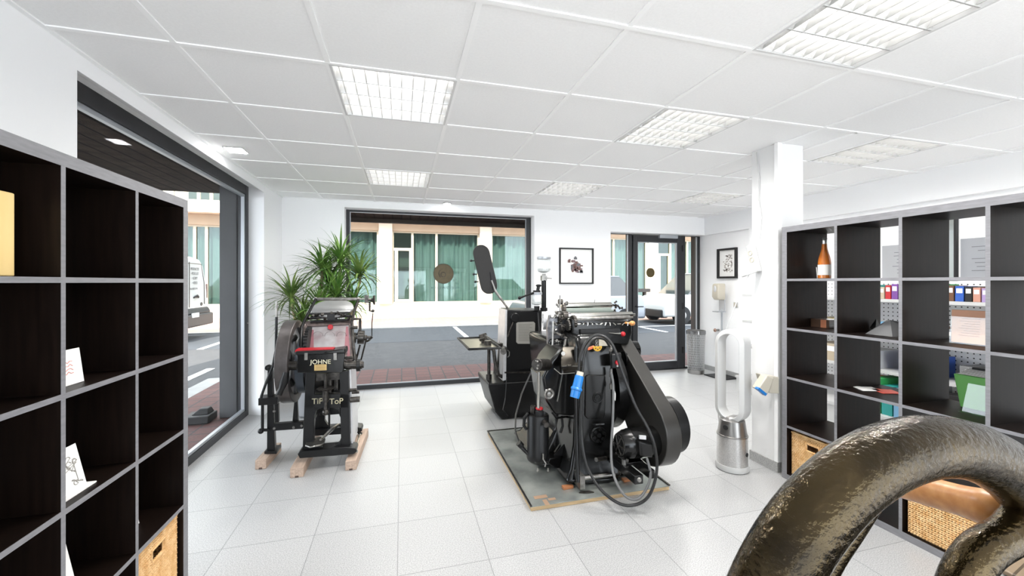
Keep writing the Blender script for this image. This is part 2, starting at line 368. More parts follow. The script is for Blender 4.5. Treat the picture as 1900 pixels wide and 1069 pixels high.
# ------------------------------------------------------------------ recessed ceiling luminaires
M_refl = mat('louvre reflector', (.50, .50, .495), .35, .3)
M_tube = mat('fluorescent tube', (1, 1, 1), .5, emit=(1, .985, .95), estr=2.1)
M_lamphouse = mat('luminaire white enamel', (.68, .68, .68), .5)
def make_light():
    t = thing('ceiling_light', '', 'ceiling light', (0, 0, ZC))
    z = ZC; a = .298
    m = MB(); m.box(-a-.012, -a, -a-.012, a+.012, z-.006, z+.09); m.box(a, a+.012, -a-.012, a+.012, z-.006, z+.09)
    m.box(-a, a, -a-.012, -a, z-.006, z+.09); m.box(-a, a, a, a+.012, z-.006, z+.09); m.box(-a, a, -a, a, z+.082, z+.09)
    m.build('housing', M_lamphouse, t, smooth=False)
    pitch = 2*a/4
    for k in range(5):
        y = -a+pitch*k
        m = MB(); h = .003; 
        m.prism([(-a, y-h, z-.003), (-a, y+h, z-.003), (-a, y+.020 if k < 4 else y, z+.052), (-a, y-.020 if k > 0 else y, z+.052)], (2*a, 0, 0))
        m.build('reflector_rail', M_refl, t, smooth=False)
    for k in range(4):
        yc = -a+pitch*(k+.5)
        m = MB(); m.cyl((-a+.015, yc, z+.055), (a-.015, yc, z+.055), .013, n=12); m.build('fluorescent_tube', M_tube, t)
        m = MB()
        for q in range(10):
            x = -a+2*a*(q+.5)/10
            m.prism([(x-.0015, yc-pitch/2+.004, z-.002), (x+.0015, yc-pitch/2+.004, z-.002), (x+.0015, yc-.045, z+.036), (x+.0015, yc+.045, z+.036), (x+.0015, yc+pitch/2-.004, z-.002), (x-.0015, yc+pitch/2-.004, z-.002), (x-.0015, yc+.045, z+.036), (x-.0015, yc-.045, z+.036)][0:1]+
                    [(x-.0015, yc+pitch/2-.004, z-.002), (x-.0015, yc+.045, z+.036), (x-.0015, yc-.045, z+.036)], (.003, 0, 0))
        m.build('louvre_blade', M_refl, t, smooth=False)
    return t
L_lab = ['square louvre ceiling light nearest the left windows, closer to the camera', 'square louvre ceiling light above the big back window, far from the camera',
         'largest ceiling light, cut off by the top right edge of the photo', 'ceiling light in the middle of the ceiling, left of the white column',
         'small looking far ceiling light above the framed grey picture', 'ceiling light to the right of the white column above the open bookcase', 'far ceiling light above the entrance door, left of the column top']
proto = make_light()
for n, (i, j) in enumerate(LIGHTS):
    o = proto if n == 0 else copy_tree(proto)
    o.location = (GX(i)+.3125, GY(j)+.3125, ZC)
    for dx in (-.15, .15):
        for dy in (-.15, .15):
            ld = bpy.data.lights.new('tube_light', 'SPOT'); ld.energy = LAMP_W; ld.spot_size = math.radians(172); ld.spot_blend = 1; ld.shadow_soft_size = 0; ld.color = (1, .985, .955)
            lo_ = bpy.data.objects.new('tube_light', ld); COL.objects.link(lo_); lo_.location = (GX(i)+.3125+dx, GY(j)+.3125+dy, ZC-.012)
    o['label'] = L_lab[n]; o['group'] = 'louvre ceiling lights'
M_led = mat('led panel', (1, 1, 1), .5, emit=(1, 1, 1), estr=14)
def spot(name, x, y, z, s, lab, rnd=False):
    t = thing(name, lab, 'ceiling light', (x, y, z))
    m = MB()
    if rnd: m.lathe((x, y, z-.012), (0, 0, 1), [(s*.8, 0), (s, .004), (s, .012)])
    else: m.box(x-s, x+s, y-s, y+s, z-.008, z)
    m.build('rim', M_white, t, bevel=0)
    m = MB()
    if rnd: m.lathe((x, y, z-.014), (0, 0, 1), [(s*.7, 0), (s*.7, .003)])
    else: m.box(x-s*.86, x+s*.86, y-s*.86, y+s*.86, z-.011, z-.006)
    m.build('diffuser', M_led, t)
spot('square_downlight', -1.275, 3.70, ZC, .07, 'small square downlight in the ceiling next to the left window')
spot('round_downlight', .588, 5.46, ZC, .06, 'small round downlight at the ceiling edge above the big back window', True)

# ------------------------------------------------------------------ outside: own building, pavement, road
M_soff = brick_mat('dark stained soffit planks', (.030, .020, .0165), (.046, .032, .027), (.002, .001, .001), 3.2, .145, .010, offset=.3, rough=.5, rotz=HALF, speck=(9, .7, 1.2))
M_soff.node_tree.nodes['Principled BSDF'].inputs['Specular IOR Level'].default_value = .05; M_soff.node_tree.nodes['Principled BSDF'].inputs['Roughness'].default_value = .85
s = MB(); s.box(-4.2, -1.70, -1.5, 5.85, 2.55, 2.66); s.box(-1.86, 6.2, 5.86, 7.3, 2.53, 2.66)
struct(s.build('ceiling_outside', M_soff, smooth=False, origin=(0, 0, 2.5)))
s = MB(); s.box(-1.95, 6.2, 7.3, 7.36, 2.46, 2.72); struct(s.build('trim_1', mat('brown fascia board', (.022, .013, .009), .6)))
s = MB(); s.box(-1.86, -1.70, 4.955, 5.86, 0, 2.55); s.box(-1.86, XL, 5.851, 5.9, 0, 2.53); s.box(-1.86, -1.705, YF, 2.28, 0, 2.55); struct(s.build('wall_outside', M_clad, bevel=.004))
s = MB(); s.box(-4.2, 8, YF, 5.88, 2.67, 12.2); struct(s.build('wall_upper', M_clad, smooth=False))
s = MB(); s.box(4.86, 5.5, 5.86, 6.0, 0, 2.53); struct(s.build('wall_pier', mat('brown cladding', (.05, .038, .034), .6)))
M_redpav = brick_mat('red brick paving', (.070, .022, .019), (.10, .036, .029), (.025, .018, .018), .20, .215, .010, offset=.5, rough=.8, rotz=HALF, speck=(60, .8, 1.15), bumpd=.004)
M_greypav = brick_mat('grey parking pavers', (.031, .036, .044), (.039, .045, .053), (.035, .037, .04), .21, .105, .006, rough=.8, rotz=HALF)
M_road = brick_mat('grey cobble road', (.035, .035, .0375), (.047, .047, .047), (.035, .035, .04), .2, .1, .008, rough=.85, rotz=.5, speck=(30, .8, 1.2))
M_pink = brick_mat('pink pavement', (.40, .25, .20), (.45, .29, .23), (.26, .18, .15), .3, .3, .006, rough=.85)
M_kerb = mat('concrete kerb', (.26, .26, .25), .8, var=.1)
M_line = mat('white road paint', (.75, .75, .74), .7)
def slab(name, m, x0, x1, y0, y1, z, t=.2):
    return struct(MB().box(x0, x1, y0, y1, z-t, z).build(name, m, smooth=False))
slab('pavement', M_redpav, -2.56, 12, 5.86, 7.08, -.005)
slab('pavement_side', M_redpav, -2.56, -1.66, -6, 5.86, -.005)
slab('road', M_road, -26, 30, 7.08, 10.22, -.015)
slab('road_side', M_road, -26, -2.80, -8, 7.08, -.012)
slab('kerb', M_kerb, -2.80, -2.56, -8, 7.08, -.004)
slab('parking_strip', M_greypav, -26, 30, 10.22, 13.2, -.012)
slab('kerb_far', M_kerb, -26, 30, 13.2, 13.42, .02)
slab('pavement_far', M_pink, -26, 30, 13.42, 18.75, .015)
l = MB()
for x in (-9.8, -4.2, 1.66, 7.45): l.box(x-.06, x+.06, 10.22, 13.2, -.011, -.006)
l.box(7.45, 12.5, 11.66, 11.76, -.011, -.006)
struct(l.build('road_marking', M_line, smooth=False))
l = MB(); l.box(-3.15, -3.03, 6.6, 7.9, -.012, -.006); l.box(-5.0, -4.88, 8.4, 9.2, -.012, -.006); struct(l.build('road_marking', M_line, smooth=False))
# black planter foot outside the left window
m = MB(); p = Vector((-2.12, 5.35, 0)); m.box(-2.13, -1.90, 4.80, 5.02, -.004, .075); m.loft([(.075, -2.08, -1.92, 4.86, 5.0), (.13, -2.02, -1.94, 4.9, 4.98)])
tag(m.build('parasol_base', M_matblk, bevel=.01), 'black weighted foot on the red paving outside the left window', 'base')

# ------------------------------------------------------------------ the building across the street
FY = 18.6
bld = thing('office_building', 'pale stone building across the street with tall mint curtained windows', 'building', (2, FY, 0))
M_stone = mat('pale limestone', (.58, .53, .44), .8, var=.05, vscale=3)
M_stone2 = mat('beige band', (.34, .26, .18), .8, var=.05, vscale=3)
M_wf = mat('cream window frame', (.40, .36, .27), .5)
M_curt = mat('mint voile curtain', (.62, .67, .66), .8, col2=(.88, .90, .89), vscale=3, stretch=(6, 1, .15))
M_dark = mat('dark interior', (.05, .07, .07), .9)
M_tint = glass_mat('green tinted glass', (.47, .55, .53), .06, (.9, 1, 1))
PI0, PW, PIT = -.954, .56, 4.45       # pillar left edge, width, pitch
m = MB(); m.box(-26, 30, FY, FY+.5, 0, .50); m.build('wall_base', M_stone, bld, smooth=False)
m = MB()
for k in range(-6, 7): x = PI0+PIT*k; m.box(x, x+PW, FY-.12, FY+.5, .50, 4.15)
m.build('pillar', M_stone, bld, smooth=False)
m = MB(); m.box(-26, 30, FY-.05, FY+.5, 3.70, 4.12); m.build('lintel_band', M_stone2, bld, smooth=False)
m = MB(); m.box(-26, 30, FY-.5, FY+.6, 4.13, 4.6); m.build('balcony_slab', M_stone, bld, smooth=False)
m = MB()
for k in range(-60, 30): m.box(k*.42, k*.42+.1, FY-.45, FY-.38, 4.6, 5.6)
m.box(-26, 30, FY-.46, FY-.37, 5.55, 5.65); m.build('balcony_railing', M_wf, bld, smooth=False)
m = MB(); m.box(-26, 30, FY+.9, FY+1.2, 0, 8); m.build('wall_upper_storey', mat('inner wall', (.42, .42, .36), .8), bld, smooth=False)
m = MB()
for k in range(-12, 14): m.box(k*2.1, k*2.1+1.2, FY+.86, FY+.9, 4.7, 7.2)
m.build('upper_window', M_dark, bld, smooth=False)
def bay(k, kind):
    x0 = PI0+PIT*k+PW; x1 = x0+PIT-PW; z0, z1 = .50, 3.70
    m = MB(); frame_y(m, x0, x1, z0, z1, FY+.05, FY+.16, .06, .09, .07, .07)
    if kind == 'door':
        cuts = [x0+.86, x0+1.92]; m.box(x0+.061, x0+.809, FY+.041, FY+.165, 2.841, 2.96)
        m.box(x0+.10, x0+.24, FY+.03, FY+.17, .572, 2.84); m.box(x0+.72, x0+.805, FY+.03, FY+.17, .572, 2.84); m.box(x0+.24, x0+.72, FY+.031, FY+.169, .572, .68)
    elif kind == 'a': cuts = [x0+(x1-x0)*.5]
    else: cuts = [x0+1.45, x0+1.85]
    for q in cuts: m.box(q-.05, q+.05, FY+.042, FY+.158, z0+.071, z1-.071)
    fr = m.build('window_frame', M_wf, bld, smooth=False)
    MB().box(x0+.03, x1-.05, FY+.10, FY+.112, z0+.03, z1-.03).build('pane', M_tint, fr, smooth=False)
    a0 = x0+.05 if kind != 'door' else x0+.95
    rs = random.Random(k*7+3); ph = rs.random()*6
    m = MB(); m.grid(lambda u, v: (a0+(x1-a0)*u, FY+.34+.07*math.sin(u*80+ph+1.6*math.sin(u*19))+.04*math.sin(u*37+ph), z0+.03+(z1-z0-.06)*v), 260, 1)
    m.build('curtain', M_curt, bld)
for k in range(-4, 6): bay(k, 'door' if k in (0, 3) else ('c' if k == -2 else 'a'))

# ------------------------------------------------------------------ vehicles
M_vw = mat('white car paint', (.5, .51, .5), .3, coat=.6)
M_cg = mat('car window glass', (.015, .02, .022), .05, coat=1)
M_tyre = mat('tyre rubber', (.015, .015, .016), .8)
def wheel(t, x, y, r=.33, side=1):
    m = MB(); m.lathe((x, y, r-.01), (0, 1, 0), [(r*.55, -.10), (r, -.09), (r, .09), (r*.55, .10)], 28); wo = m.build('wheel', M_tyre, t)
    m = MB(); m.lathe((x, y, r-.01), (0, 1, 0), [(r*.1, -.105), (r*.55, -.098), (r*.55, .098), (r*.1, .105)], 18); m.build('rim', M_nickel, wo)
# white van, rear doors towards +X
van = thing('white_van', 'white delivery van with lettering on its rear doors, parked outside the left window', 'van', (-7.6, 12.0, 0))
def vsec(x, zt, zb=.42, dy=0): # cross section in YZ
    y0, y1 = 11.0+dy, 13.0-dy
    return [(x, y0, zb), (x, y0-.02, .95), (x, y0+.04, 1.25), (x, y0+.22, zt-.18), (x, y0+.40, zt-.03), (x, 12, zt), (x, y1-.40, zt-.03), (x, y1-.22, zt-.18), (x, y1-.04, 1.25), (x, y1+.02, .95), (x, y1, zb)]
m = MB(); secs = [vsec(-5.16, 1.98, .5, .05), vsec(-5.19, 2.06, .42), vsec(-5.4, 2.14), vsec(-8.6, 2.14), vsec(-9.1, 2.0), vsec(-9.75, 1.25, .42, .03), vsec(-10.4, 1.0, .45, .1)]
vs = [p for q in secs for p in q]; nn = 11; fs = []
for k in range(len(secs)-1):
    for i in range(nn): fs.append((k*nn+i, k*nn+(i+1) % nn, (k+1)*nn+(i+1) % nn, (k+1)*nn+i))
fs += [tuple(range(nn)), tuple((len(secs)-1)*nn+i for i in range(nn-1, -1, -1))]
m.add(vs, fs); m.build('body', M_vw, van, bevel=.03, seg=3)
m = MB(); m.box(-5.3, -5.04, 11.0, 13.06, .30, .62); m.loft([(.62, -5.3, -5.08, 11.04, 13.03), (.78, -5.3, -5.14, 11.06, 13.0)]); m.build('bumper', mat('grey bumper plastic', (.035, .037, .04), .5), van, bevel=.04, seg=3)
m = MB(); m.box(-5.158, -5.150, 11.98, 12.0, .8, 1.95); m.tube([(-5.155, 12.8, .85), (-5.155, 12.78, 1.42), (-5.16, 12.62, 1.92), (-5.16, 11.4, 1.92)], .008); m.build('door_seam', M_dsteel, van)
m = MB(); m.box(-5.17, -5.12, 12.25, 12.42, 1.04, 1.08); m.tube([(-5.15, 12.2, 1.04), (-5.12, 12.33, 1.10), (-5.15, 12.45, 1.04)], .02); m.build('door_handle', M_matblk, van)
m = MB(); m.box(-5.19, -5.15, 12.93, 12.99, 1.0, 1.40); m.build('tail_lamp', mat('tail lamp', (.10, .03, .02), .3, coat=.5), van, bevel=.02)
m = MB(); m.box(-5.05, -5.03, 11.85, 12.2, .55, .66); m.build('number_plate', M_paper, van)
m = MB(); m.torus((-5.15, 12.62, .86), (1, 0, 0), .04, .008); m.build('parking_sensor', M_dsteel, van)
for i, (z, sgl) in enumerate(((1.78, 'PRODUCTIE'), (1.66, '• PODCAST'), (1.54, '• SCRIPT'), (1.42, '• VIDEO'), (1.20+.12, ''))):
    if sgl: text('lettering', sgl, .10, M_ink, van, (-5.145+.012*(i-4)*0, 12.25, z), (HALF, 0, HALF), sx=.8)
text('lettering', '06 48757 94', .075, M_ink, van, (-5.145, 12.2, 1.27), (HALF, 0, HALF))
for x in (-6.0, -9.4):
    for y in (11.08, 12.92): wheel(van, x, y)
def car(name, lab, x0, L, y0, Wd, mt, hood=.95, roof=1.48, flip=1, cat='car', winm=M_cg):
    t = thing(name, lab, cat, (x0+flip*L/2, y0+Wd/2, 0)); X = lambda u: x0+flip*L*u
    pr = [(0, .25), (0, .60), (.03, hood-.22), (.09, hood-.08), (.25, hood), (.97, hood+.03), (1, hood-.15), (1, .28)]
    m = MB(); m.prism([(X(u), y0, z) for u, z in pr], (0, Wd, 0)); m.build('body', mt, t, bevel=.07, seg=3)
    gh = [(.23, hood-.02), (.40, roof-.03), (.50, roof), (.80, roof-.02), (.93, hood+.02)]
    m = MB(); vs = []; n = len(gh)
    for y, s_ in ((y0+.05, 1), (y0+Wd-.05, -1)):
        for u, z in gh: vs.append((X(u), y+s_*(.16*(z-hood)/(roof-hood)), z))
    m.add(vs, [tuple(range(n)), tuple(range(2*n-1, n-1, -1))]+[(i, i+1, n+i+1, n+i) for i in range(n-1)]+[(n-1, 0, n, 2*n-1)]); m.build('cabin_glass', winm, t)
    m = MB(); m.box(X(.42), X(.80), y0+.24, y0+Wd-.24, roof-.02, roof+.02); m.build('roof', mt, t, bevel=.015)
    m = MB(); m.box(X(-.008), X(.05), y0+.05, y0+Wd-.05, .22, .5); m.build('bumper', M_matblk, t, bevel=.04)
    for u in (.18, .82):
        for y in (y0+.09, y0+Wd-.09): wheel(t, X(u), y, .31)
    return t
M_sil = mat('silver car paint', (.22, .24, .27), .25, .6, coat=.6)
car('silver_car', 'silver grey car parked across the road, seen at the right edge of the big window', 3.45, 4.1, 11.4, 1.75, M_sil, hood=1.0, roof=1.62)
cw = car('white_car', 'white car with its bonnet towards the left, seen through the glass of the entrance door', 8.55, 4.3, 11.9, 1.8, M_vw, hood=1.02, roof=1.75)
MB().box(10.3, 12.0, 11.86, 11.895, .55, 1.3).build('side_panel', mat('dark blue panel', (.02, .05, .19), .3, coat=.5), cw)
bn = thing('street_bench', 'dark low bench in front of the curtained window, seen through the entrance door', 'bench', (11.5, 17.9, 0))
m = MB(); m.box(10.9, 12.0, 17.75, 18.05, .95, 1.12); m.build('seat', M_matblk, bn)
m = MB(); m.box(11.7, 11.8, 17.8, 18.0, .015, .95); m.box(11.1, 11.2, 17.8, 18.0, .015, .95); m.build('leg', M_matblk, bn)
# ------------------------------------------------------------------ open bookcases
def bookcase(name, lab, xf, xb, y0, y1, H=1.85, T=.05, t=.016, n=5, z0=0.0):
    """xf = front plane, xb = back plane"""
    o = thing(name, lab, 'bookcase', ((xf+xb)/2, (y0+y1)/2, 0))
    xs = sorted((xf, xb)); e = .0016*(1 if xf > xb else -1)
    cw = (y1-y0-2*T-(n-1)*t)/n; ch = (H-2*T-(n-1)*t)/n
    def panel(nm, a0, a1, b0, b1):
        pn = MB().box(xs[0], xs[1], a0, a1, b0, b1).build(nm, M_bb, o, smooth=False)
        e2 = e*(.7 if nm == 'divider' else 1)
        MB().box(xf, xf+e2, a0, a1, b0, b1).build('edge_band', M_bbedge, pn, smooth=False)
    panel('side_panel', y0, y0+T, T, H-T); panel('side_panel', y1-T, y1, T, H-T)
    panel('top_panel', y0, y1, H-T, H); panel('bottom_panel', y0, y1, 0, T)
    Z = [T]; Y = [y0+T]
    for k in range(1, n):
        z = T+k*ch+(k-1)*t; panel('shelf_board', y0+T, y1-T, z, z+t); Z.append(z+t)
        y = y0+T+k*cw+(k-1)*t; panel('divider', y, y+t, T, H-T); Y.append(y+t)
    return o, Y, Z, cw, ch
_, LYs, LZs, lcw, lch = bookcase('bookcase', 'tall black bookcase with square cells along the left wall', -.991, -1.375, .447, 2.288, H=1.832, T=.040, t=.017)
_, RYs, RZs, rcw, rch = bookcase('bookcase', 'tall open backed black bookcase beside the white column, shop shelves showing through', 2.714, 3.10, .540, 2.372, H=1.845, T=.040, t=.017)
def basket(lab, x, y, z, w, d, h, face):
    """face = +1: front looks to +X, -1: to -X; x is the front face"""
    t = thing('wicker_basket', lab, 'basket', (x-face*d/2, y, z), 'wicker baskets in the bottom cells')
    n = 22; xb = x-face*d; th = .008
    def wall(p, q, name, hole):
        p = Vector(p); q = Vector(q); L = (q-p); 
        m = MB(); rows = 26
        for r in range(rows):
            zz = z+.012+(h-.024)*r/(rows-1)
            pts = []
            nrm = Vector((0, 0, 1)).cross(L.normalized())
            K = n*2
            for k in range(K+1):
                a = k/K; pp = p+L*a; s_ = math.cos(math.pi*k+math.pi*r)*.0026
                pts.append((Vector((pp.x, pp.y, zz))+nrm*s_))
            if hole and .72 < r/(rows-1) < .86:
                lo = int(K*.36); hi = int(K*.64); m.tube(pts[:lo+1], .0044, 5); m.tube(pts[hi:], .0044, 5)
            else: m.tube(pts, .0044, 5)
        for k in range(n+1):
            pp = p+L*(k/n)
            if hole and .37 < k/n < .63:
                m.cyl((pp.x, pp.y, z+.004), (pp.x, pp.y, z+h*.72), .003, n=5)
            else: m.cyl((pp.x, pp.y, z+.004), (pp.x, pp.y, z+h-.004), .003, n=5)
        m.build(name, M_wick, t)
    wall((x, y-w/2, 0), (x, y+w/2, 0), 'front_weave', True)
    wall((xb, y+w/2, 0), (xb, y-w/2, 0), 'back_weave', False)
    wall((x, y-w/2, 0), (xb, y-w/2, 0), 'side_weave', False); wall((xb, y+w/2, 0), (x, y+w/2, 0), 'side_weave', False)
    m = MB(); m.tube([(x, y-w/2, z+h), (x, y+w/2, z+h), (xb, y+w/2, z+h), (xb, y-w/2, z+h)], .007, 8, True); m.build('rim', M_wick, t)
    m = MB(); m.tube([(x+face*.004, y-w*.15, z+h*.70), (x+face*.004, y+w*.15, z+h*.70), (x+face*.004, y+w*.15, z+h*.865), (x+face*.004, y-w*.15, z+h*.865)], .005, 8, True); m.build('handle_rim', M_wick, t)
    m = MB(); m.box(min(x, xb)+.004, max(x, xb)-.004, y-w/2+.004, y+w/2-.004, z+.001, z+.008); m.build('base', M_wick, t)
yc = lambda Ys, k, cw: Ys[k]+cw/2
basket('wicker basket in the bottom corner cell of the left bookcase', -1.012, yc(LYs, 4, lcw), LZs[0]+.001, lcw-.03, .33, lch-.02, 1)
basket('wicker basket in the bottom right bookcase cell next to the column', 2.745, yc(RYs, 4, rcw), RZs[0]+.001, rcw-.03, .33, rch-.03, -1)
basket('wicker basket lying behind the wooden handle, bottom of the right bookcase', 2.735, yc(RYs, 2, rcw)-.001, RZs[0]+.001, rcw-.032, .33, rch-.03, -1)
# things in the left bookcase
m = MB(); y = LYs[2]; m.box(-1.30, -1.05, 1.215, 1.47, LZs[4]+.001, LZs[4]+.235)
o = tag(m.build('yellow_box_file', mat('yellow ochre card', (.80, .55, .20), .6, col2=(.88, .68, .34), vscale=4, stretch=(1, 1, .2)), bevel=.004), 'pale yellow upright box standing in the top left bookcase cell', 'box')
def card(lab, P0, w, h, lean, m_=M_paper, ax=0, marks=None, cat='card', nm='greeting_card'):
    """folded card standing on a board: P0 = bottom centre, faces +X"""
    t = thing(nm, lab, cat, P0); x, y, z = P0; c_, s_ = math.cos(ax), math.sin(ax)
    def q(a, b, k): return (x+(a*s_)+b*k*lean*c_*-1, y+a*c_+b*k*lean*s_*0, z+b)
    m = MB(); m.prism([q(-w/2, 0, 1), q(w/2, 0, 1), q(w/2, h, 1), q(-w/2, h, 1)], (.0015, 0, 0)); fr = m.build('front_leaf', m_, t, smooth=False)
    m = MB(); b = 2*lean*h; m.prism([(x-b, y-w/2, z), (x-b, y+w/2, z), q(w/2, h, 1), q(-w/2, h, 1)], (.0015, 0, 0)); m.build('rear_leaf', m_, t, smooth=False)
    if marks:
        for (nm2, mm, fn) in marks: fn(q).build(nm2, mm, fr)
    return t
def scribble(q):
    m = MB(); r = random.Random(3)
    for k in range(4):
        z0 = .075-.012*k; m.tube([Vector(q(-.02+.01*i, z0+.004*math.sin(i*2.3+k), 1))+Vector((.002, 0, 0)) for i in range(5)], .0012, 4)
    return m
card('white card with faint pink writing, left bookcase, second row from above', (-1.05, 1.665, LZs[3]+.001), .12, .115, .12, marks=[('writing', mat('pink ink', (.75, .3, .25), .8), scribble)])
def dots(q):
    m = MB(); r = random.Random(5); AP = []
    for k in range(11):
        a = r.uniform(-.05, .05); b = r.uniform(.02, .15)
        AP += [Vector(q(a*.8+.010*math.cos(i*.5), b*.75+.007*math.sin(i*.5), 1))+Vector((.0022, 0, 0)) for i in range(r.choice((5, 8, 12)))]
    m.tube(AP, .0013, 4)
    return m
card('patterned white card propped up in the left bookcase, third row from above', (-1.04, 1.66, LZs[2]+.006), .12, .14, .22, marks=[('pattern', mat('grey print', (.35, .33, .3), .8), dots)])
m = MB(); m.box(-1.15, -1.02, 1.60, 1.735, LZs[2]+.0005, LZs[2]+.005); tag(m.build('greeting_card', M_paper), 'white card lying flat under the patterned card in the left bookcase', 'card')
card('plain white card in the lowest visible cell of the left bookcase', (-1.05, 1.64, LZs[1]+.001), .12, .17, .2)
card('tiny white card edge in the left bookcase above the wicker basket', (-1.10, 2.08, LZs[1]+.001), .09, .065, .2)
# things in the right bookcase
def bottle():
    c = (2.95, 2.238, RZs[4]+.0008); t = thing('bottle', 'glass bottle of orange drink with white label in the top cell beside the column', 'bottle', c)
    m = MB(); m.lathe(c, (0, 0, 1), [(.036, 0), (.040, .004), (.040, .115), (.036, .145), (.018, .215), (.0155, .25)], 28)
    m.build('glass_body', mat('amber drink glass', (.85, .27, .05), .05, trans=.5, coat=.5), t)
    m = MB(); m.lathe((c[0], c[1], c[2]+.25), (0, 0, 1), [(.017, 0), (.018, .012), (.018, .04), (.012, .05)]); m.build('neck_foil', mat('silver foil', (.8, .78, .75), .25, .8), t)
    m = MB(); m.lathe((c[0], c[1], c[2]), (0, 0, 1), [(.0406, .025), (.0406, .10)], 28); m.build('paper_label', M_paper, t)
bottle()
m = MB(); y = 2.285; m.prism([(2.94, y, RZs[4]+.001), (2.98, y+.03, RZs[4]+.001), (2.97, y+.03, RZs[4]+.085), (2.93, y, RZs[4]+.085)], (.002, -.004, 0))
tag(m.build('price_card', M_paper), 'small white card standing behind the orange bottle', 'card')
m = MB(); y = 2.16; m.box(2.93, 3.07, y+.03, y+.165, RZs[3]+.001, RZs[3]+.062)
dbx = tag(m.build('dark_box', mat('dark lacquered wood', (.05, .028, .018), .3, coat=.5), bevel=.002), 'low dark shiny box in the bookcase cell under the orange bottle', 'box')
m = MB(); m.box(2.9285, 2.93, y+.05, y+.09, RZs[3]+.003, RZs[3]+.06); m.build('copper_stripe', mat('copper foil', (.55, .22, .12), .3, .6), dbx)
# faceted black paper sculpture
fp = thing('paper_sculpture', 'folded black and grey faceted paper object in the second row of the right bookcase', 'ornament', (2.95, RYs[3]+.15, RZs[3]))
z = RZs[3]+.001; yb = RYs[3]+.10; A = [(2.86, yb+.02, z), (2.86, yb+.17, z), (3.07, yb+.19, z), (3.07, yb+.0, z)]
m = MB(); ap = (2.93, yb+.075, z+.095); ap2 = (3.02, yb+.15, z+.085); ap3 = (3.03, yb+.03, z+.075)
m.add(A+[ap, ap2, ap3], [(0, 1, 4), (1, 2, 5), (1, 5, 4), (2, 3, 6), (2, 6, 5), (3, 0, 4), (3, 4, 6), (4, 5, 6), (3, 2, 1, 0)]); m.build('facets', mat('grey black card', (.11, .11, .114), .45), fp, smooth=False)
m = MB(); m.add([(2.95, yb+.17, z), (3.0, yb+.235, z+.03), (3.07, yb+.2, z), (3.02, yb+.21, z+.09)], [(0, 1, 3), (1, 2, 3), (2, 0, 3), (0, 2, 1)]); m.build('wing', M_matblk, fp, smooth=False)
# leaflets
for (a, b, nm, mt, lab) in ((2.88, .25, 'leaflet', M_paper, 'white leaflet lying in the third row cell of the right bookcase'), (2.93, .17, 'leaflet', mat('red leaflet print', (.62, .10, .07), .6), 'red leaflet lying beside the white one in the right bookcase')):
    y = RYs[3]+b; m = MB(); m.prism([(a-.07, y, RZs[2]+.001), (a+.03, y-.04, RZs[2]+.001), (a+.08, y+.05, RZs[2]+.001), (a-.02, y+.10, RZs[2]+.001)], (0, 0, .003)); tag(m.build(nm, mt), lab, 'leaflet')
m = MB(); y = 1.42; m.prism([(2.90, y-.03, RZs[1]+.001), (3.03, y-.06, RZs[1]+.001), (3.05, y+.05, RZs[1]+.001), (2.93, y+.06, RZs[1]+.001)], (0, 0, .003)); tag(m.build('leaflet', M_paper), 'white leaflet on the shelf seen through the hole of the big iron wheel', 'leaflet')
# peach paper holder with clear stand, row two third column
def holder(lab, x, y, z, w, h, mcol, lean):
    t = thing('brochure_holder', lab, 'brochure holder', (x, y, z))
    m = MB(); m.prism([(x, y-w/2, z+.004), (x, y+w/2, z+.004), (x+lean, y+w/2+.008, z+h), (x+lean, y-w/2-.008, z+h)], (.014, 0, 0)); m.build('brochures', mcol, t, bevel=.003)
    m = MB(); m.prism([(x-.006, y-w/2-.004, z), (x-.006, y+w/2+.004, z), (x+lean*.8-.008, y+w/2+.004, z+h*.8), (x+lean*.8-.008, y-w/2-.004, z+h*.8)], (.002, 0, 0)); m.box(x-.05, x+.05, y-w/2, y+w/2, z, z+.003)
    m.build('clear_stand', glass_mat('clear acrylic', (.93, .95, .95), .05) if 'clear acrylic' not in MATS else MATS['clear acrylic'], t)
    m = MB()
    for k in range(8):
        b = h*(.25+.07*k); xx = x+lean*b/h-.002; m.box(xx-.0012, xx, y-w*.25, y+w*.30-.01*(k % 3), z+b, z+b+.0016)
    m.build('printed_lines', mat('brown print', (.45, .22, .15), .8), t)
holder('peach coloured brochures in a clear stand, second row of the right bookcase', 2.90, RYs[2]+.15, RZs[3]+.001, .15, .18, mat('peach paper', (.82, .45, .30), .7), .02)
gb = thing('green_box', 'bright green box holding papers, third row of the right bookcase', 'box', (3.0, RYs[2]+.14, RZs[2]))
RYs[2] += .04
m = MB(); m.prism([(2.975, RYs[2]+.015, RZs[2]+.001), (2.975, RYs[2]+.185, RZs[2]+.001), (2.96, RYs[2]+.205, RZs[2]+.18), (2.96, RYs[2]+.010, RZs[2]+.18)], (.12, 0, 0)); m.build('body', mat('green plastic', (.22, .62, .16), .4), gb, bevel=.003)
m = MB(); r = random.Random(2)
for k in range(6): m.box(2.97+.004*k, 3.07, RYs[2]+.02+.003*k, RYs[2]+.19-.006*k, RZs[2]+.182+.006*k, RZs[2]+.186+.006*k)
m.build('papers', M_paper, gb)
m = MB(); m.box(2.962, 3.06, RYs[2]+.01, RYs[2]+.13, RZs[2]+.2185, RZs[2]+.23); m.build('folder', M_matblk, gb)
RYs[2] -= .04
m = MB(); x = 2.88; y = RYs[2]+.125; m.prism([(x, y-.045, RZs[2]+.001), (x, y+.045, RZs[2]+.001), (x+.03, y+.035, RZs[2]+.15), (x+.03, y-.045, RZs[2]+.15)], (.002, 0, 0)); m.box(x-.035, x, y-.045, y+.045, RZs[2]+.001, RZs[2]+.003)
tag(m.build('sign_holder', MATS['clear acrylic']), 'clear acrylic sign holder in front of the green box', 'sign holder')

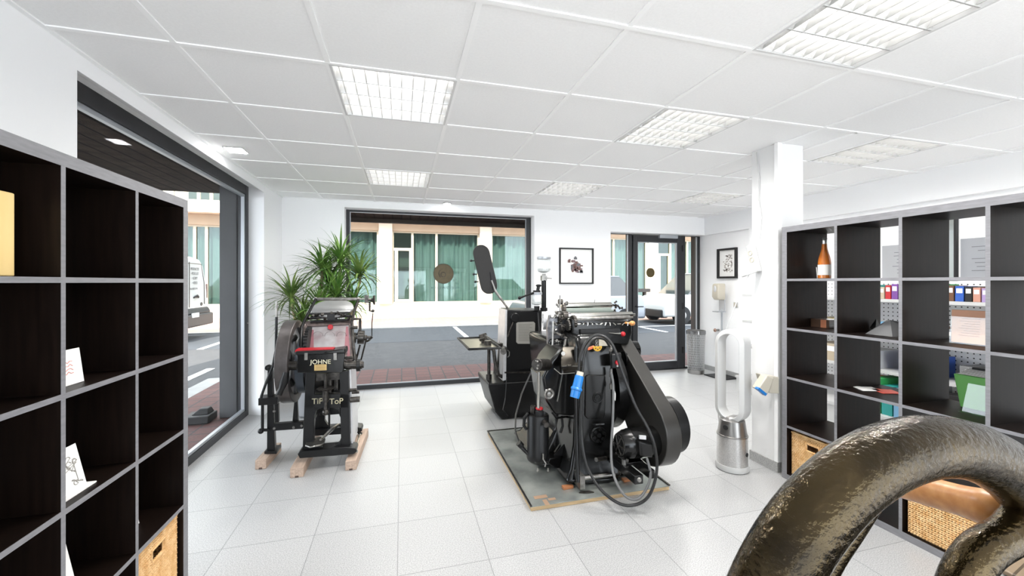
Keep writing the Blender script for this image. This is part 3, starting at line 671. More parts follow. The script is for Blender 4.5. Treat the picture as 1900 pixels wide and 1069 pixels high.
# ------------------------------------------------------------------ shop gondola behind the bookcase
M_peg = mat('pegboard', (.82, .82, .83), .5)
m_ = M_peg; nt = m_.node_tree; N = nt.nodes; L = nt.links; b_ = N['Principled BSDF']
g_ = N.new('ShaderNodeNewGeometry'); sx = N.new('ShaderNodeSeparateXYZ'); L.new(g_.outputs['Position'], sx.inputs[0])
def fr(out):
    a = N.new('ShaderNodeMath'); a.operation = 'MULTIPLY'; a.inputs[1].default_value = 1/.04; L.new(out, a.inputs[0])
    b2 = N.new('ShaderNodeMath'); b2.operation = 'FRACT'; L.new(a.outputs[0], b2.inputs[0])
    c2 = N.new('ShaderNodeMath'); c2.operation = 'SUBTRACT'; c2.inputs[1].default_value = .5; L.new(b2.outputs[0], c2.inputs[0])
    d2 = N.new('ShaderNodeMath'); d2.operation = 'POWER'; d2.inputs[1].default_value = 2; L.new(c2.outputs[0], d2.inputs[0]); return d2.outputs[0]
ad = N.new('ShaderNodeMath'); ad.operation = 'ADD'; L.new(fr(sx.outputs[1]), ad.inputs[0]); L.new(fr(sx.outputs[2]), ad.inputs[1])
lt = N.new('ShaderNodeMath'); lt.operation = 'LESS_THAN'; lt.inputs[1].default_value = .022; L.new(ad.outputs[0], lt.inputs[0])
mx = N.new('ShaderNodeMix'); mx.data_type = 'RGBA'; L.new(lt.outputs[0], mx.inputs[0]); mx.inputs[6].default_value = (.82, .82, .83, 1); mx.inputs[7].default_value = (.03, .03, .03, 1)
L.new(mx.outputs[2], b_.inputs['Base Color'])
gon = thing('display_shelving', 'white pegboard shop shelving against the right wall, seen through the open bookcase', 'shelving', (4.66, 2.9, 0))
GY0, GY1 = 1.35, 4.45
MB().box(4.78, 4.805, GY0, GY1, 0, 1.45).build('pegboard_panel', M_peg, gon, smooth=False)
GZ = [.20, .60, .93, 1.28]
for z in GZ: MB().box(4.42 if z > .2 else 4.3, 4.779, GY0, GY1, z-.028, z).build('shelf_board', M_white, gon, smooth=False)
m = MB(); m.box(4.32, 4.779, GY0, GY1, 0, .171); m.build('base_plinth', M_white, gon)
PAL = [('blue', (.04, .15, .65)), ('pink', (.85, .25, .45)), ('white', (.85, .85, .85)), ('yellow', (.85, .70, .12)), ('black', (.02, .02, .02)), ('teal', (.03, .45, .42)), ('orange', (.85, .32, .05)), ('purple', (.28, .10, .45)), ('red', (.7, .03, .04)), ('light blue', (.25, .55, .85)), ('grey', (.35, .35, .36)), ('green', (.05, .45, .12)), ('beige', (.7, .58, .42)), ('brown', (.22, .10, .05)), ('navy', (.02, .04, .2)), ('lilac', (.55, .4, .75)), ('lime', (.5, .75, .1)), ('maroon', (.3, .01, .03)), ('cream', (.8, .75, .6)), ('turquoise', (.05, .6, .62)), ('salmon', (.8, .4, .3)), ('charcoal', (.05, .05, .055))]
MK = [(n_, tuple(v_*.6 for v_ in c_)) for n_, c_ in PAL]; PAL = MK
def item(nm, lab, cat, grp, x, y, z, w, d, h, colr, colname):
    t = thing(nm, lab, cat, (x, y, z), grp)
    MB().box(x, x+d, y-w/2, y+w/2, z+.0006, z+h).build('cover', mat('print '+colname, colr, .45), t, bevel=.0015)
    MB().box(x-.0008, x, y-w*.36, y+w*.36, z+h*.55, z+h*.85).build('spine_label', M_paper if colname != 'white' else mat('print grey', PAL[10][1], .45), t)
rr = random.Random(11)
spec = [(3, 'pen_pack', 'pen pack', .05, .18, .13, 'top'), (2, 'ink_pad_box', 'box', .07, .20, .12, 'second'), (1, 'paper_box', 'paper box', .24, .26, .17, 'third'), (0, 'ring_binder', 'binder', .085, .27, .31, 'lowest')]
for (si, nm, cat, w0, d0, h0, row) in spec:
    pal = PAL[:]; rr.shuffle(pal)
    if nm == 'ring_binder': pal = [PAL[i] for i in (8, 0, 4, 2, 10, 3, 9, 5, 11, 6, 7)]
    if nm == 'paper_box': pal = [PAL[i] for i in (10, 0, 2, 12)]
    y = 2.03
    for k, (cn, cc_) in enumerate(pal):
        w = w0*rr.uniform(.85, 1.1)
        if nm == 'ring_binder': w = .085
        item(nm, f'{cn} {nm.replace("_", " ")} on the {row} board of the pegboard shelving', cat, f'{nm.replace("_", " ")}s on the shop shelving', 4.46 if nm != 'ring_binder' else 4.36, y+w/2, GZ[si], w, d0, h0*rr.uniform(.85, 1.1), cc_, cn)
        y += w+rr.uniform(.004, .012)
        if nm == 'paper_box': y += .15
m = MB(); m.prism([(4.66, 2.62, .601), (4.66, 3.0, .601), (4.60, 3.0, .83), (4.60, 2.62, .83)], (.10, 0, 0)) if False else None
# posters on the wall above it
def poster(nm, lab, y0, y1, z0, z1, tint=(.62, .64, .68)):
    o = MB().box(4.865, 4.868, y0, y1, z0, z1).build(nm, mat('poster '+nm+str(y0), tint, .7), smooth=False); tag(o, lab, 'poster')
    m = MB(); r = random.Random(int(y0*10))
    n = int((z1-z0)/.035)
    for k in range(2, n-1): m.box(4.8635, 4.865, y0+.06, y0+.06+(y1-y0-.12)*r.uniform(.5, 1), z0+.035*k, z0+.035*k+.006)
    m.build('printed_lines', mat('pale grey print', (.16, .165, .18), .8), o)
poster('wall_poster', 'large grey printed poster on the wall seen through the top bookcase row', 2.05, 2.47, 1.47, 1.83, (.30, .31, .33))
poster('wall_poster', 'white notice with a fine pattern on the wall behind the second top bookcase cell', 2.80, 3.09, 1.46, 1.82, (.38, .385, .40))
mr = MB().box(4.835, 4.85, 2.50, 2.58, 1.47, 2.05).build('narrow_mirror', mat('mirror', (.8, .85, .83), .02, 1)); tag(mr, 'narrow upright mirror on the right wall beside the printed poster', 'mirror')
m = MB(); frame_x(m, 2.485, 2.595, 1.455, 2.065, 4.83, 4.868, .015, .015, .015, .015); m.build('mirror_frame', M_matblk, mr)

# ------------------------------------------------------------------ framed pictures
p1 = thing('framed_picture', 'thin black frame with a grey brown block collage on white, on the back wall', 'picture', (2.515, 5.58, 1.41))
m = MB(); frame_y(m, 2.24, 2.79, 1.415, 1.95, 5.565, 5.598, .02, .02, .02, .02); m.build('frame', M_matblk, p1, bevel=.002)
MB().box(2.26, 2.77, 5.59, 5.597, 1.435, 1.93).build('mount', M_paper, p1)
M_c = [mat('collage '+n, c_, .8) for n, c_ in (('brown', (.14, .08, .07)), ('grey', (.12, .12, .13)), ('mauve', (.20, .13, .14)))]
rnd = random.Random(4); parts = [MB(), MB(), MB()]
for k in range(52):
    a = rnd.gauss(0, .05); b = rnd.gauss(0, .055); s1 = rnd.uniform(.012, .03); s2 = rnd.uniform(.010, .022); a = max(-.11, min(.11, a)); b = max(-.13, min(.13, b))
    parts[k % 3].box(2.50+a-s1, 2.50+a+s1, 5.5885+.0001*(k % 9), 5.5899, 1.68+b-s2, 1.68+b+s2)
for q, mm in zip(parts, M_c): q.build('collage', mm, p1, smooth=False)
p2 = thing('framed_picture', 'black framed small print with wide white mount on the right wall above the dispenser', 'picture', (4.85, 5.18, 1.49))
m = MB(); frame_x(m, 4.985, 5.37, 1.50, 1.965, 4.83, 4.868, .03, .03, .03, .03); m.build('frame', M_matblk, p2, bevel=.002)
MB().box(4.862, 4.867, 5.01, 5.34, 1.525, 1.94).build('mount', M_paper, p2)
m = MB(); rnd = random.Random(9)
for k in range(70):
    a = rnd.uniform(5.09, 5.26); b = rnd.uniform(1.60, 1.86); m.box(4.8605, 4.8615, a-.01, a+.01, b-.008, b+.008)
m.build('print', mat('brown grey print', (.40, .36, .33), .8), p2)

# ------------------------------------------------------------------ sanitiser stand, bin, small wall things
t = thing('dispenser_stand', 'white hand sanitiser dispenser on a thin dark floor stand by the right wall', 'dispenser', (4.70, 5.1, 0))
m = MB(); m.box(4.52, 4.84, 4.93, 5.29, .001, .016); m.build('base_plate', M_matblk, t, bevel=.004)
m = MB(); m.cyl((4.72, 5.14, .016), (4.72, 5.14, 1.03), .014); m.build('pole', M_grayal, t)
m = MB(); m.box(4.60, 4.74, 5.08, 5.20, .985, 1.0); m.box(4.715, 4.73, 5.085, 5.195, .985, 1.17); m.build('drip_tray', M_grayal, t)
m = MB(); m.loft([(1.17, 4.62, 4.73, 5.085, 5.195), (1.22, 4.59, 4.73, 5.075, 5.205), (1.40, 4.60, 4.73, 5.075, 5.205), (1.42, 4.62, 4.73, 5.08, 5.20)]); m.build('dispenser_body', M_cream, t, bevel=.012, seg=3)
m = MB(); m.sph((4.592, 5.14, 1.34), .05, (.25, .6, 1)); m.build('level_window', M_greyplate, t)
M_mesh = None
t = thing('waste_bin', 'silver wire mesh waste bin beside the entrance door', 'bin', (4.50, 5.44, 0))
m = MB(); m.lathe((4.50, 5.44, .001), (0, 0, 1), [(.118, 0), (.122, .004), (.124, .06), (.120, .06), (.116, .008)]); m.build('bottom_band', M_nickel, t)
m = MB(); nn_ = 44
for k in range(nn_):
    q = 2*math.pi*k/nn_
    for s_ in (1, -1):
        m.tube([(4.50+(.120+.016*v)*math.cos(q+s_*v*1.1), 5.44+(.120+.016*v)*math.sin(q+s_*v*1.1), .06+.56*v) for v in (0, .25, .5, .75, 1)], .0022, 4)
m.build('wire_mesh', mat('bright wire', (.62, .62, .62), .35, .7), t)
m = MB(); m.ring((4.50, 5.44, .62), (0, 0, 1), .133, .141, 0, .06); m.build('top_band', M_nickel, t)
m = MB(); m.lathe((4.50, 5.44, .03), (0, 0, 1), [(.105, 0), (.112, .3), (.126, .58), (.145, .645), (.146, .60)]); m.build('bin_liner', glass_mat('frosted liner', (.75, .76, .78), .12), t)
t = thing('light_switch', 'small white light switch on the right wall below the framed print', 'switch', (4.865, 5.02, 1.06))
MB().box(4.857, 4.868, 4.98, 5.06, 1.06, 1.14).build('plate', M_white, t, bevel=.003); MB().box(4.852, 4.857, 4.99, 5.018, 1.07, 1.13).build('rocker', M_cream, t); MB().box(4.852, 4.857, 5.022, 5.05, 1.07, 1.13).build('rocker', M_cream, t)
t = thing('wall_valve', 'small round valve on the right wall behind the dispenser stand', 'valve', (4.85, 5.36, .65))
m = MB(); m.cyl((4.86, 5.36, .68), (4.80, 5.36, .68), .018); m.build('stub', M_nickel, t); m = MB(); m.sph((4.79, 5.36, .68), .03, (.5, 1, 1)); m.build('knob', mat('copper knob', (.45, .28, .22), .4, .5), t)
# socket strip, plug and fan on the column
sp = thing('socket_strip', 'white socket strip hanging tilted on the left side of the column', 'socket', (2.73, 2.55, 1.5))
def Pc(px, py): return at(px, py, X=2.745)
a = Pc(1397, 455); b = Pc(1409, 505)
ax_ = (a-b).normalized(); sd_ = Vector((-1, 0, 0)).cross(ax_)
m = MB(); base = [b-sd_*.028, b+sd_*.028, a+sd_*.028, a-sd_*.028]; m.prism(base, (-.045, 0, 0)); m.build('housing', M_white, sp, bevel=.006)
for f_ in (.70, .45):
    cpt = b+(a-b)*f_+Vector((-.046, 0, 0)); m = MB(); m.ring(cpt, (1, 0, 0), .014, .021, -.003, .002, 24); m.build('socket', M_cream, sp)
cpt = b+(a-b)*.12+Vector((-.045, 0, 0))
ad_ = thing('plug_adapter', 'white angled plug adapter in the lower socket of the strip', 'plug', (2.68, 2.55, 1.46))
m = MB(); m.prism([cpt+sd_*.022+ax_*.02, cpt-sd_*.022+ax_*.02, cpt-sd_*.03-ax_*.035, cpt+sd_*.03-ax_*.035], (-.085, .02, -.03)); m.build('housing', M_white, ad_, bevel=.008)
m = MB(); m.tube([Pc(1409, 452)-Vector((.01, 0, 0)), Pc(1414, 400)-Vector((.008, 0, 0)), Pc(1409, 370)-Vector((.008, 0, 0)), Pc(1410, 330)-Vector((.008, 0, 0)), Pc(1405, 283)-Vector((.006, 0, 0))], .004, 8)
tag(m.build('power_cord', M_white), 'thin white cord running up the column from the socket strip to the ceiling', 'cord')
FX, FYY = 2.47, 2.585
m = MB(); m.tube([cpt+Vector((-.05, 0, -.05)), Vector((2.57, 2.62, 1.33)), Vector((2.52, 2.66, 1.15)), Vector((2.50, 2.72, .95)), Vector((2.49, 2.76, .7)), Vector((2.485, 2.75, .4)), Vector((2.48, 2.715, .2))], .004, 8)
tag(m.build('power_cord', M_white), 'white cord hanging from the plug adapter down to the bladeless tower fan', 'cord')
fan = thing('tower_fan', 'white and silver bladeless tower fan standing in front of the column', 'fan', (FX, FYY, 0))
fa = .42    # turned a little towards the room
m = MB(); m.lathe((FX, FYY, .0008), (0, 0, 1), [(.108, 0), (.116, .006), (.117, .03), (.113, .045)], 40); m.build('base_ring', M_white, fan)
mp_ = mat('perforated nickel', (.50, .49, .48), .32, .8); nt = mp_.node_tree; N = nt.nodes; L = nt.links
vo = N.new('ShaderNodeTexVoronoi'); vo.inputs['Scale'].default_value = 330; tcc = N.new('ShaderNodeTexCoord'); L.new(tcc.outputs['Object'], vo.inputs['Vector'])
rp = N.new('ShaderNodeValToRGB'); L.new(vo.outputs['Distance'], rp.inputs[0]); rp.color_ramp.elements[0].color = (.24, .235, .23, 1); rp.color_ramp.elements[0].position = .25; rp.color_ramp.elements[1].color = (.62, .61, .6, 1); rp.color_ramp.elements[1].position = .4; L.new(rp.outputs[0], N['Principled BSDF'].inputs['Base Color'])
m = MB(); m.lathe((FX, FYY, .045), (0, 0, 1), [(.109, 0), (.107, .215)], 48); m.build('filter_drum', mp_, fan)
m = MB(); m.lathe((FX, FYY, .26), (0, 0, 1), [(.110, 0), (.110, .01), (.104, .012), (.088, .12), (.06, .14)], 48); m.build('collar', M_nickel, fan)
dv = Vector((-.94, -.34, 0)).normalized()  # direction the fan looks
sv = Vector((dv.y, -dv.x, 0))
dc = Vector((FX, FYY, .335))+dv*.098; m = MB(); m.lathe(dc, dv, [(.018, -.01), (.018, .004)]); m.build('display', M_matblk, fan)
bc = Vector((FX, FYY, .14))-sv*.109*1; m = MB(); m.lathe(bc, -sv, [(.015, -.01), (.015, .004)]); m.build('side_button', M_matblk, fan)
# oval loop: stadium path with a deep thin section
def stad(w, h, n=20):
    P = []
    for k in range(n+1): q = math.pi*k/n; P.append((w*math.cos(q), h+w*math.sin(q)))
    for k in range(n+1): q = math.pi+math.pi*k/n; P.append((w*math.cos(q), -h+w*math.sin(q)))
    return P
zc_ = .72; m = MB(); lo, li = stad(.112, .245), stad(.078, .245); n_ = len(lo); vs = []
C0 = Vector((FX, FYY, zc_))
for (pp, dpt) in ((lo, -.062), (lo, .045), (li, .062), (li, -.062)):
    for (a_, b_) in pp: vs.append(C0+sv*a_*(1 if True else 1)+Vector((0, 0, b_))+dv*dpt)
fs = []
for r_ in range(4):
    q_ = (r_+1) % 4
    for k in range(n_): fs.append((r_*n_+k, r_*n_+(k+1) % n_, q_*n_+(k+1) % n_, q_*n_+k))
m.add(vs, fs); m.build('air_loop', M_white, fan, bevel=.004)
m = MB(); m.tube([C0+sv*a_*.95+Vector((0, 0, b_*1.0))-dv*.063 for a_, b_ in stad(.10, .245)], .004, 6, True); m.build('rear_gasket', M_nickel, fan)
# tape dispenser on the column edge
td = thing('tape_dispenser', 'beige tape dispenser with a blue tip mounted low on the column', 'dispenser', (2.72, 2.4, .72))
m = MB(); m.prism([at(1418, 696, Y=2.40), at(1446, 700, Y=2.40), at(1446, 731, Y=2.40), at(1428, 730, Y=2.40)], (0, .08, 0)); m.build('bracket', M_cream, td, bevel=.006)
m = MB(); m.prism([at(1424, 697, Y=2.36), at(1437, 702, Y=2.36), at(1424, 733, Y=2.36), at(1407, 722, Y=2.36)], (0, .06, 0)); m.build('dispenser_head', M_cream, td, bevel=.006)
m = MB(); m.prism([at(1406, 722, Y=2.357), at(1409, 719, Y=2.357), at(1424, 731, Y=2.357), at(1421, 735, Y=2.357)], (0, .03, 0)); m.build('cutter', M_blue, td, bevel=.002)
# ------------------------------------------------------------------ potted dracaena behind the small press
pl = thing('potted_dracaena', 'tall green dracaena with several spiky leaf crowns behind the small printing press', 'plant', (-.95, 4.85, 0))
m = MB(); m.lathe((-.95, 4.85, .001), (0, 0, 1), [(.12, 0), (.15, .02), (.18, .32), (.165, .32), (.15, .28), (.01, .28)]); m.build('pot', mat('grey planter', (.25, .25, .26), .6), pl)
rl = random.Random(21)
def crown(c, n, L0, mt, tilt=(0, 0)):
    m = MB()
    for k in range(n):
        az = 2.399*k+rl.uniform(-.3, .3); el = 1.35-1.75*(k/n)**1.0+rl.uniform(-.15, .15); L_ = L0*rl.uniform(.75, 1.15)
        h = Vector((math.cos(az), math.sin(az), 0)); w = L_*.022+.003; droop = rl.uniform(.35, 1.0)
        sd = Vector((-h.y, h.x, 0)); vs = []; fs = []; K = 7; p = Vector(c)+Vector((0, 0, rl.uniform(-.05, .05))); e_ = el
        for q in range(K+1):
            s_ = q/K; ww = w*(.55+1.4*s_*(1-s_)*1.2)*(1-s_**3)+.0006
            up_ = h*(-math.sin(e_))+Vector((0, 0, math.cos(e_)))
            vs += [p-sd*ww+up_*ww*.25, p+Vector((0, 0, 0)), p+sd*ww+up_*ww*.25]
            p = p+(h*math.cos(e_)+Vector((tilt[0], tilt[1], 0))*.15+Vector((0, 0, math.sin(e_))))*L_/K; e_ -= droop*(.35+s_)*2/K
        for q in range(K):
            a = 3*q; fs += [(a, a+1, a+4, a+3), (a+1, a+2, a+5, a+4)]
        m.add(vs, fs)
    return m.build('leaf_crown', mt, pl)
heads = [(541, 545, 4.75, 46, .34), (598, 492, 4.95, 60, .36), (632, 480, 4.9, 60, .36), (668, 505, 4.8, 44, .34), (592, 565, 4.7, 46, .32), (625, 545, 4.75, 60, .36), (560, 590, 4.7, 46, .34), (655, 560, 4.75, 40, .3), (612, 520, 5.0, 50, .36)]
for k, (px, py, Y, n, L0) in enumerate(heads):
    n = int(n*1.7); L0 *= 1.12
    c = at(px, py+8, Y=Y); crown(c, n, L0, M_leaf if k % 3 else mat('leaf bright', (.04, .10, .016), .45, col2=(.17, .24, .06), vscale=9))
    b = Vector((-.95+rl.uniform(-.06, .06), 4.85+rl.uniform(-.06, .06), .28))
    m = MB(); m.tube([b, b*.4+c*.6+Vector((0, 0, -.12)), c+Vector((0, 0, -.06)), c], [.02, .018, .014, .008], 8); m.build('cane', M_stem, pl)

# ------------------------------------------------------------------ small treadle platen press
pr1 = thing('platen_press', 'old black treadle printing press with TIP TOP lettering in front of the plant', 'printing press', (-.6, 3.6, .08))
YA = 3.42
def pa(px, py, Y=YA): return at(px, py, Y=Y)
def plate_px(mb, pts, Y, th): mb.prism([at(a, b, Y=Y) for a, b in pts], (0, th, 0)); return mb
def shiftY(pts, Y0, dY):   # same shape further back
    return [at(a, b, Y=Y0)+Vector((0, dY, 0)) for a, b in pts]
LEGL = [(567, 688), (585, 688), (583, 750), (582, 830), (561, 841)]
LEGR = [(630, 688), (646, 688), (650, 835), (633, 828), (631, 750)]
BAND = [(566, 732), (648, 731), (648, 757), (566, 758)]
for nm, dY in (('front_frame', 0), ('rear_frame', .46)):
    m = MB()
    for poly in (LEGL, LEGR, BAND): m.prism(shiftY(poly, YA, dY), (0, .05, 0))
    m.prism(shiftY([(582, 757), (598, 757), (587, 762), (582, 775)], YA, dY), (0, .05, 0)); m.prism(shiftY([(616, 757), (631, 757), (631, 775), (627, 762)], YA, dY), (0, .05, 0))
    m.prism(shiftY([(581, 815), (588, 826), (600, 832), (600, 838), (580, 840)], YA, dY), (0, .05, 0)); m.prism(shiftY([(633, 812), (629, 822), (618, 829), (618, 836), (634, 834)], YA, dY), (0, .05, 0))
    p = [(552, 843), (556, 838), (640, 830), (660, 832), (662, 838), (656, 843), (556, 851)]
    m.prism(shiftY(p, YA-.04, dY), (0, .13, 0))
    m.build(nm, M_satin, pr1, bevel=.004)
z1 = .74; xr = -.383
m = MB(); m.prism([(xr-.005, YA+.05, .12), (xr-.005, YA+.46, .12), (xr-.025, YA+.46, z1), (xr-.02, YA+.05, z1)], (.012, 0, 0)); m.build('side_plate', M_greyplate, pr1)  # light grey colour stands in for the window mirrored in black gloss
m = MB(); m.box(-.70, -.665, YA+.05, YA+.46, .35, .72); m.box(-.69, -.40, YA+.42, YA+.47, .28, .36); m.box(-.60, -.585, YA+.3, YA+.32, .2, .7); m.build('inner_stretcher', M_satin, pr1, bevel=.003)
for s_, px in (('TiP', 589), ('ToP', 624)):
    text('raised_lettering', s_, .062, mat('cream enamel', (.50, .45, .30), .5), pr1, at(px, 745, Y=YA-.003), (HALF, .02, 0), depth=.002, sx=.98)
# ink box with maker's name
cx0, cx1 = pa(550, 670, 3.30).x, pa(640, 670, 3.30).x
m = MB(); m.prism([at(550, 658, Y=3.30), at(640, 655, Y=3.30), at(637, 688, Y=3.30), at(634, 692, Y=3.30), at(552, 692, Y=3.30)], (0, .17, 0)); bx = m.build('front_box', M_gloss, pr1, bevel=.005)
m = MB(); m.prism([at(548, 653, Y=3.29), at(641, 649, Y=3.29), at(641, 656, Y=3.29), at(548, 659, Y=3.29)], (0, .15, .0)); m.build('box_lid', M_satin, pr1, bevel=.004)
m = MB(); m.prism([at(547, 653.5, Y=3.33), at(618, 650.5, Y=3.33), at(618, 647.5, Y=3.33), at(548, 649.5, Y=3.33)], (0, .10, 0)); m.build('red_sheet', M_red, pr1)
m = MB(); m.prism([at(606, 652, Y=3.28), at(640, 647, Y=3.28), at(640, 655, Y=3.28), at(598, 657, Y=3.28)], (0, .16, 0)); m.build('lid_flap', M_gloss, pr1, bevel=.006)
text('maker_lettering', 'JOHNE', .046, M_letter, pr1, at(595, 672, Y=3.296), (HALF, .03, 0), depth=.001, sx=1.0)
m = MB(); m.prism([at(583, 677, Y=3.296), at(606, 676, Y=3.296), at(606, 687, Y=3.296), at(583, 688, Y=3.296)], (0, .003, 0)); pb = m.build('brass_plate', M_brass, bx)
m = MB(); 
for k in range(3): a = at(586, 679+3*k, Y=3.2945); b = at(603, 679+3*k, Y=3.2945); m.cyl(a, b, .0012, n=4)
m.build('engraving', M_dsteel, pb)
m = MB()
for px in (568, 622):
    m.lathe(at(px, 662, Y=3.29), (0, -1, 0), [(.012, 0), (.010, .006)]); m.box(*[v for q in [(at(px-3, 662, Y=3.285).x, at(px+3, 662, Y=3.285).x)] for v in q], 3.28, 3.29, at(px, 668, Y=3.285).z, at(px, 655, Y=3.285).z)
m.build('latch', M_steel, bx)
m = MB(); a = at(520, 679, Y=3.46); b = at(672, 677, Y=3.46); m.cyl(a, a+(b-a)*.2, .034, n=24); m.cyl(a+(b-a)*.75, b, .033, n=24); m.cyl(a, b, .024); m.lathe(b, (1, 0, 0), [(.026, -.005), (.026, .012)]); m.build('main_shaft', M_dsteel, pr1)
m = MB()
for px in (526, 533, 665): c = at(px, 678, Y=3.46); m.ring(c, (1, 0, 0), .03, .048, -.014, .014, 28)
m.build('shaft_collar', M_satin, pr1, bevel=.002)
# impression screw with hand disc
c = at(604, 735, Y=3.34)
m = MB(); m.cyl(at(604, 694, Y=3.34), at(604, 760, Y=3.34), .012); m.cyl(at(604, 725, Y=3.34), at(604, 745, Y=3.34), .022); m.sph(at(604, 765, Y=3.34), .024); m.build('adjusting_spindle', M_dsteel, pr1)
m = MB(); m.lathe(at(604, 721, Y=3.34)-Vector((0, 0, .008)), (0, .0, 1), [(.02, 0), (.055, .002), (.064, .010), (.055, .016), (.02, .012)], 36); m.build('hand_disc', M_dsteel, pr1)
m = MB(); m.cyl(at(578, 700, Y=3.5), at(632, 700, Y=3.5), .018); m.cyl(at(626, 692, Y=3.5), at(626, 722, Y=3.5), .03); m.cyl(at(612, 690, Y=3.5), at(612, 728, Y=3.5), .026); m.box(at(570, 700, Y=3.5).x, at(645, 700, Y=3.5).x, 3.46, 3.56, at(600, 704, Y=3.5).z, at(600, 692, Y=3.5).z)
m.build('cross_head', M_dsteel, pr1)
# bed with type chase
t0 = [(562, 596), (653, 592), (658, 664), (563, 664)]
def bedp(px, py, off=0): f_ = (py-592)/(664-592); return at(px, py, Y=3.80-.20*f_-off)
def ringpoly(mb, outer, inner, off, th):
    O = [bedp(*p, off) for p in outer]; I = [bedp(*p, off) for p in inner]
    for k in range(4):
        j = (k+1) % 4; mb.prism([O[k], O[j], I[j], I[k]], (0, th, -.01))
m = MB(); m.prism([bedp(*p) for p in t0], (0, .06, -.015)); m.build('bed', M_dsteel, pr1)
m = MB(); ringpoly(m, t0, [(570, 606), (647, 602), (651, 668), (570, 668)], .03, .03); m.build('bed_frame', mat('brownish steel frame', (.20, .16, .15), .35, .7, var=.3, vscale=25), pr1, bevel=.003)
m = MB(); m.prism([bedp(570, 607, .012), bedp(647, 603, .012), bedp(651, 664, .012), bedp(570, 664, .012)], (0, .01, 0)); m.build('silver_plate', mat('mottled silver plate', (.32, .26, .265), .3, .4, col2=(.50, .50, .51), vscale=7), pr1)  # pinkish tone puts the reflected red into the colour
m = MB()
for px in (590, 612, 634):
    c = bedp(px, 624, .014); m.torus(c, (0, .97, .25), .040, .0014, 40, 5)
m.build('engraved_circle', M_steel, pr1)
m = MB(); c = bedp(613, 607, .036); m.lathe(c, (0, -1, .15), [(.022, 0), (.020, .004)]); m.build('red_emblem', M_red, pr1)
m = MB(); m.prism([bedp(570, 640, .014), bedp(577, 612, .014), bedp(582, 612, .014), bedp(582, 662, .014), bedp(570, 662, .014)], (0, .0015, 0)); m.build('red_reflection', mat('painted red reflection', (.32, .13, .15), .4, .3), pr1)  # reflection of the red strip, painted on as pink patches
m = MB(); m.prism([bedp(642, 606, .014), bedp(646, 606, .014), bedp(650, 662, .014), bedp(638, 662, .014)], (0, .0015, 0)); m.build('red_reflection', MATS['painted red reflection'], pr1)  # same painted reflection on the right edge
# ink disc
c = at(618, 572, Y=3.86); nd = Vector((0, -.40, .92)).normalized()
m = MB(); m.lathe(c, nd, [(.05, -.02), (.16, -.012), (.168, -.006), (.168, .004), (.165, .006), (.0, .006)], 56); m.build('ink_disc', mat('ground ink disc', (.30, .30, .30), .4, .5, var=.04, vscale=10), pr1)
m = MB(); m.cyl(c-nd*.02, c-nd*.14, .03); m.build('disc_pivot', M_satin, pr1)
rj = random.Random(6)
m = MB()
for (pa_, pb_, r_) in (((572, 590), (650, 586), .014), ((576, 597), (648, 593), .010), ((570, 583), (650, 580), .009)): m.cyl(at(*pa_, Y=3.74), at(*pb_, Y=3.74), r_, n=14)
m.build('form_roller', M_matblk, pr1)
m = MB()
for k in range(15):
    px = 568+k*5.9+rj.uniform(-2, 2); py = 587+rj.uniform(-6, 6); s_ = rj.uniform(.008, .019); p = at(px, py, Y=3.72); q = Vector((rj.uniform(-1, 1), rj.uniform(-1, 0), rj.uniform(-.5, 1))).normalized()
    m.cyl(p-q*s_, p+q*s_, s_*.7, n=8)
m.build('roller_hook', M_dsteel, pr1)
m = MB(); m.box(at(607, 588, Y=3.7).x, at(621, 588, Y=3.7).x, 3.70, 3.76, at(610, 594, Y=3.7).z, at(610, 583, Y=3.7).z); m.build('disc_bracket', M_matblk, pr1)
for nm, pts in (('roller_arm', [(560, 664, 3.55), (558, 640, 3.56), (560, 606, 3.62), (568, 590, 3.7), (586, 555, 3.84)]), ('roller_arm', [(658, 668, 3.55), (655, 630, 3.58), (653, 598, 3.66), (657, 580, 3.74), (665, 556, 3.84)])):
    m = MB(); m.tube([at(a, b, Y=y) for a, b, y in pts], .012, 8); m.build(nm, M_dsteel if pts[0][0] > 600 else M_satin, pr1)
m = MB(); m.cyl(at(584, 555, Y=3.85), at(668, 555, Y=3.85), .014, n=18); m.cyl(at(668, 555, Y=3.85), at(682, 555, Y=3.85), .007)
for px in (585, 664): m.sph(at(px, 555, Y=3.85), .018)
m.build('top_rod', M_steel, pr1)
m = MB(); c = at(694, 557, Y=3.85); m.lathe(c, (1, 0, 0), [(.012, -.03), (.020, -.012), (.042, -.004), (.044, .008), (.02, .012)], 24); m.cyl(at(680, 556, Y=3.85), c, .012)
m.box(at(677, 556, Y=3.85).x, at(684, 556, Y=3.85).x, 3.82, 3.88, at(680, 562, Y=3.85).z, at(680, 548, Y=3.85).z); m.build('end_pulley', M_dsteel, pr1)
m = MB(); m.tube([at(x, y, Y=3.84) for x, y in ((686, 560), (686, 577), (694, 578))], .009, 8); m.tube([at(x, y, Y=3.84) for x, y in ((692, 581), (690, 600), (690, 624))], .0045, 6); m.sph(at(692, 577, Y=3.84), .014); m.build('crank_link', M_dsteel, pr1)
c = at(668, 626, Y=3.70)
m = MB(); m.cyl(at(654, 627, Y=3.70), at(661, 627, Y=3.70), .045); m.cyl(at(664, 626, Y=3.70), at(676, 626, Y=3.70), .058, n=30); m.cyl(at(676, 627, Y=3.70), at(681, 627, Y=3.70), .025); m.cyl(at(654, 627, Y=3.7), at(690, 626, Y=3.7), .012); m.build('side_hub', M_dsteel, pr1, bevel=.002)
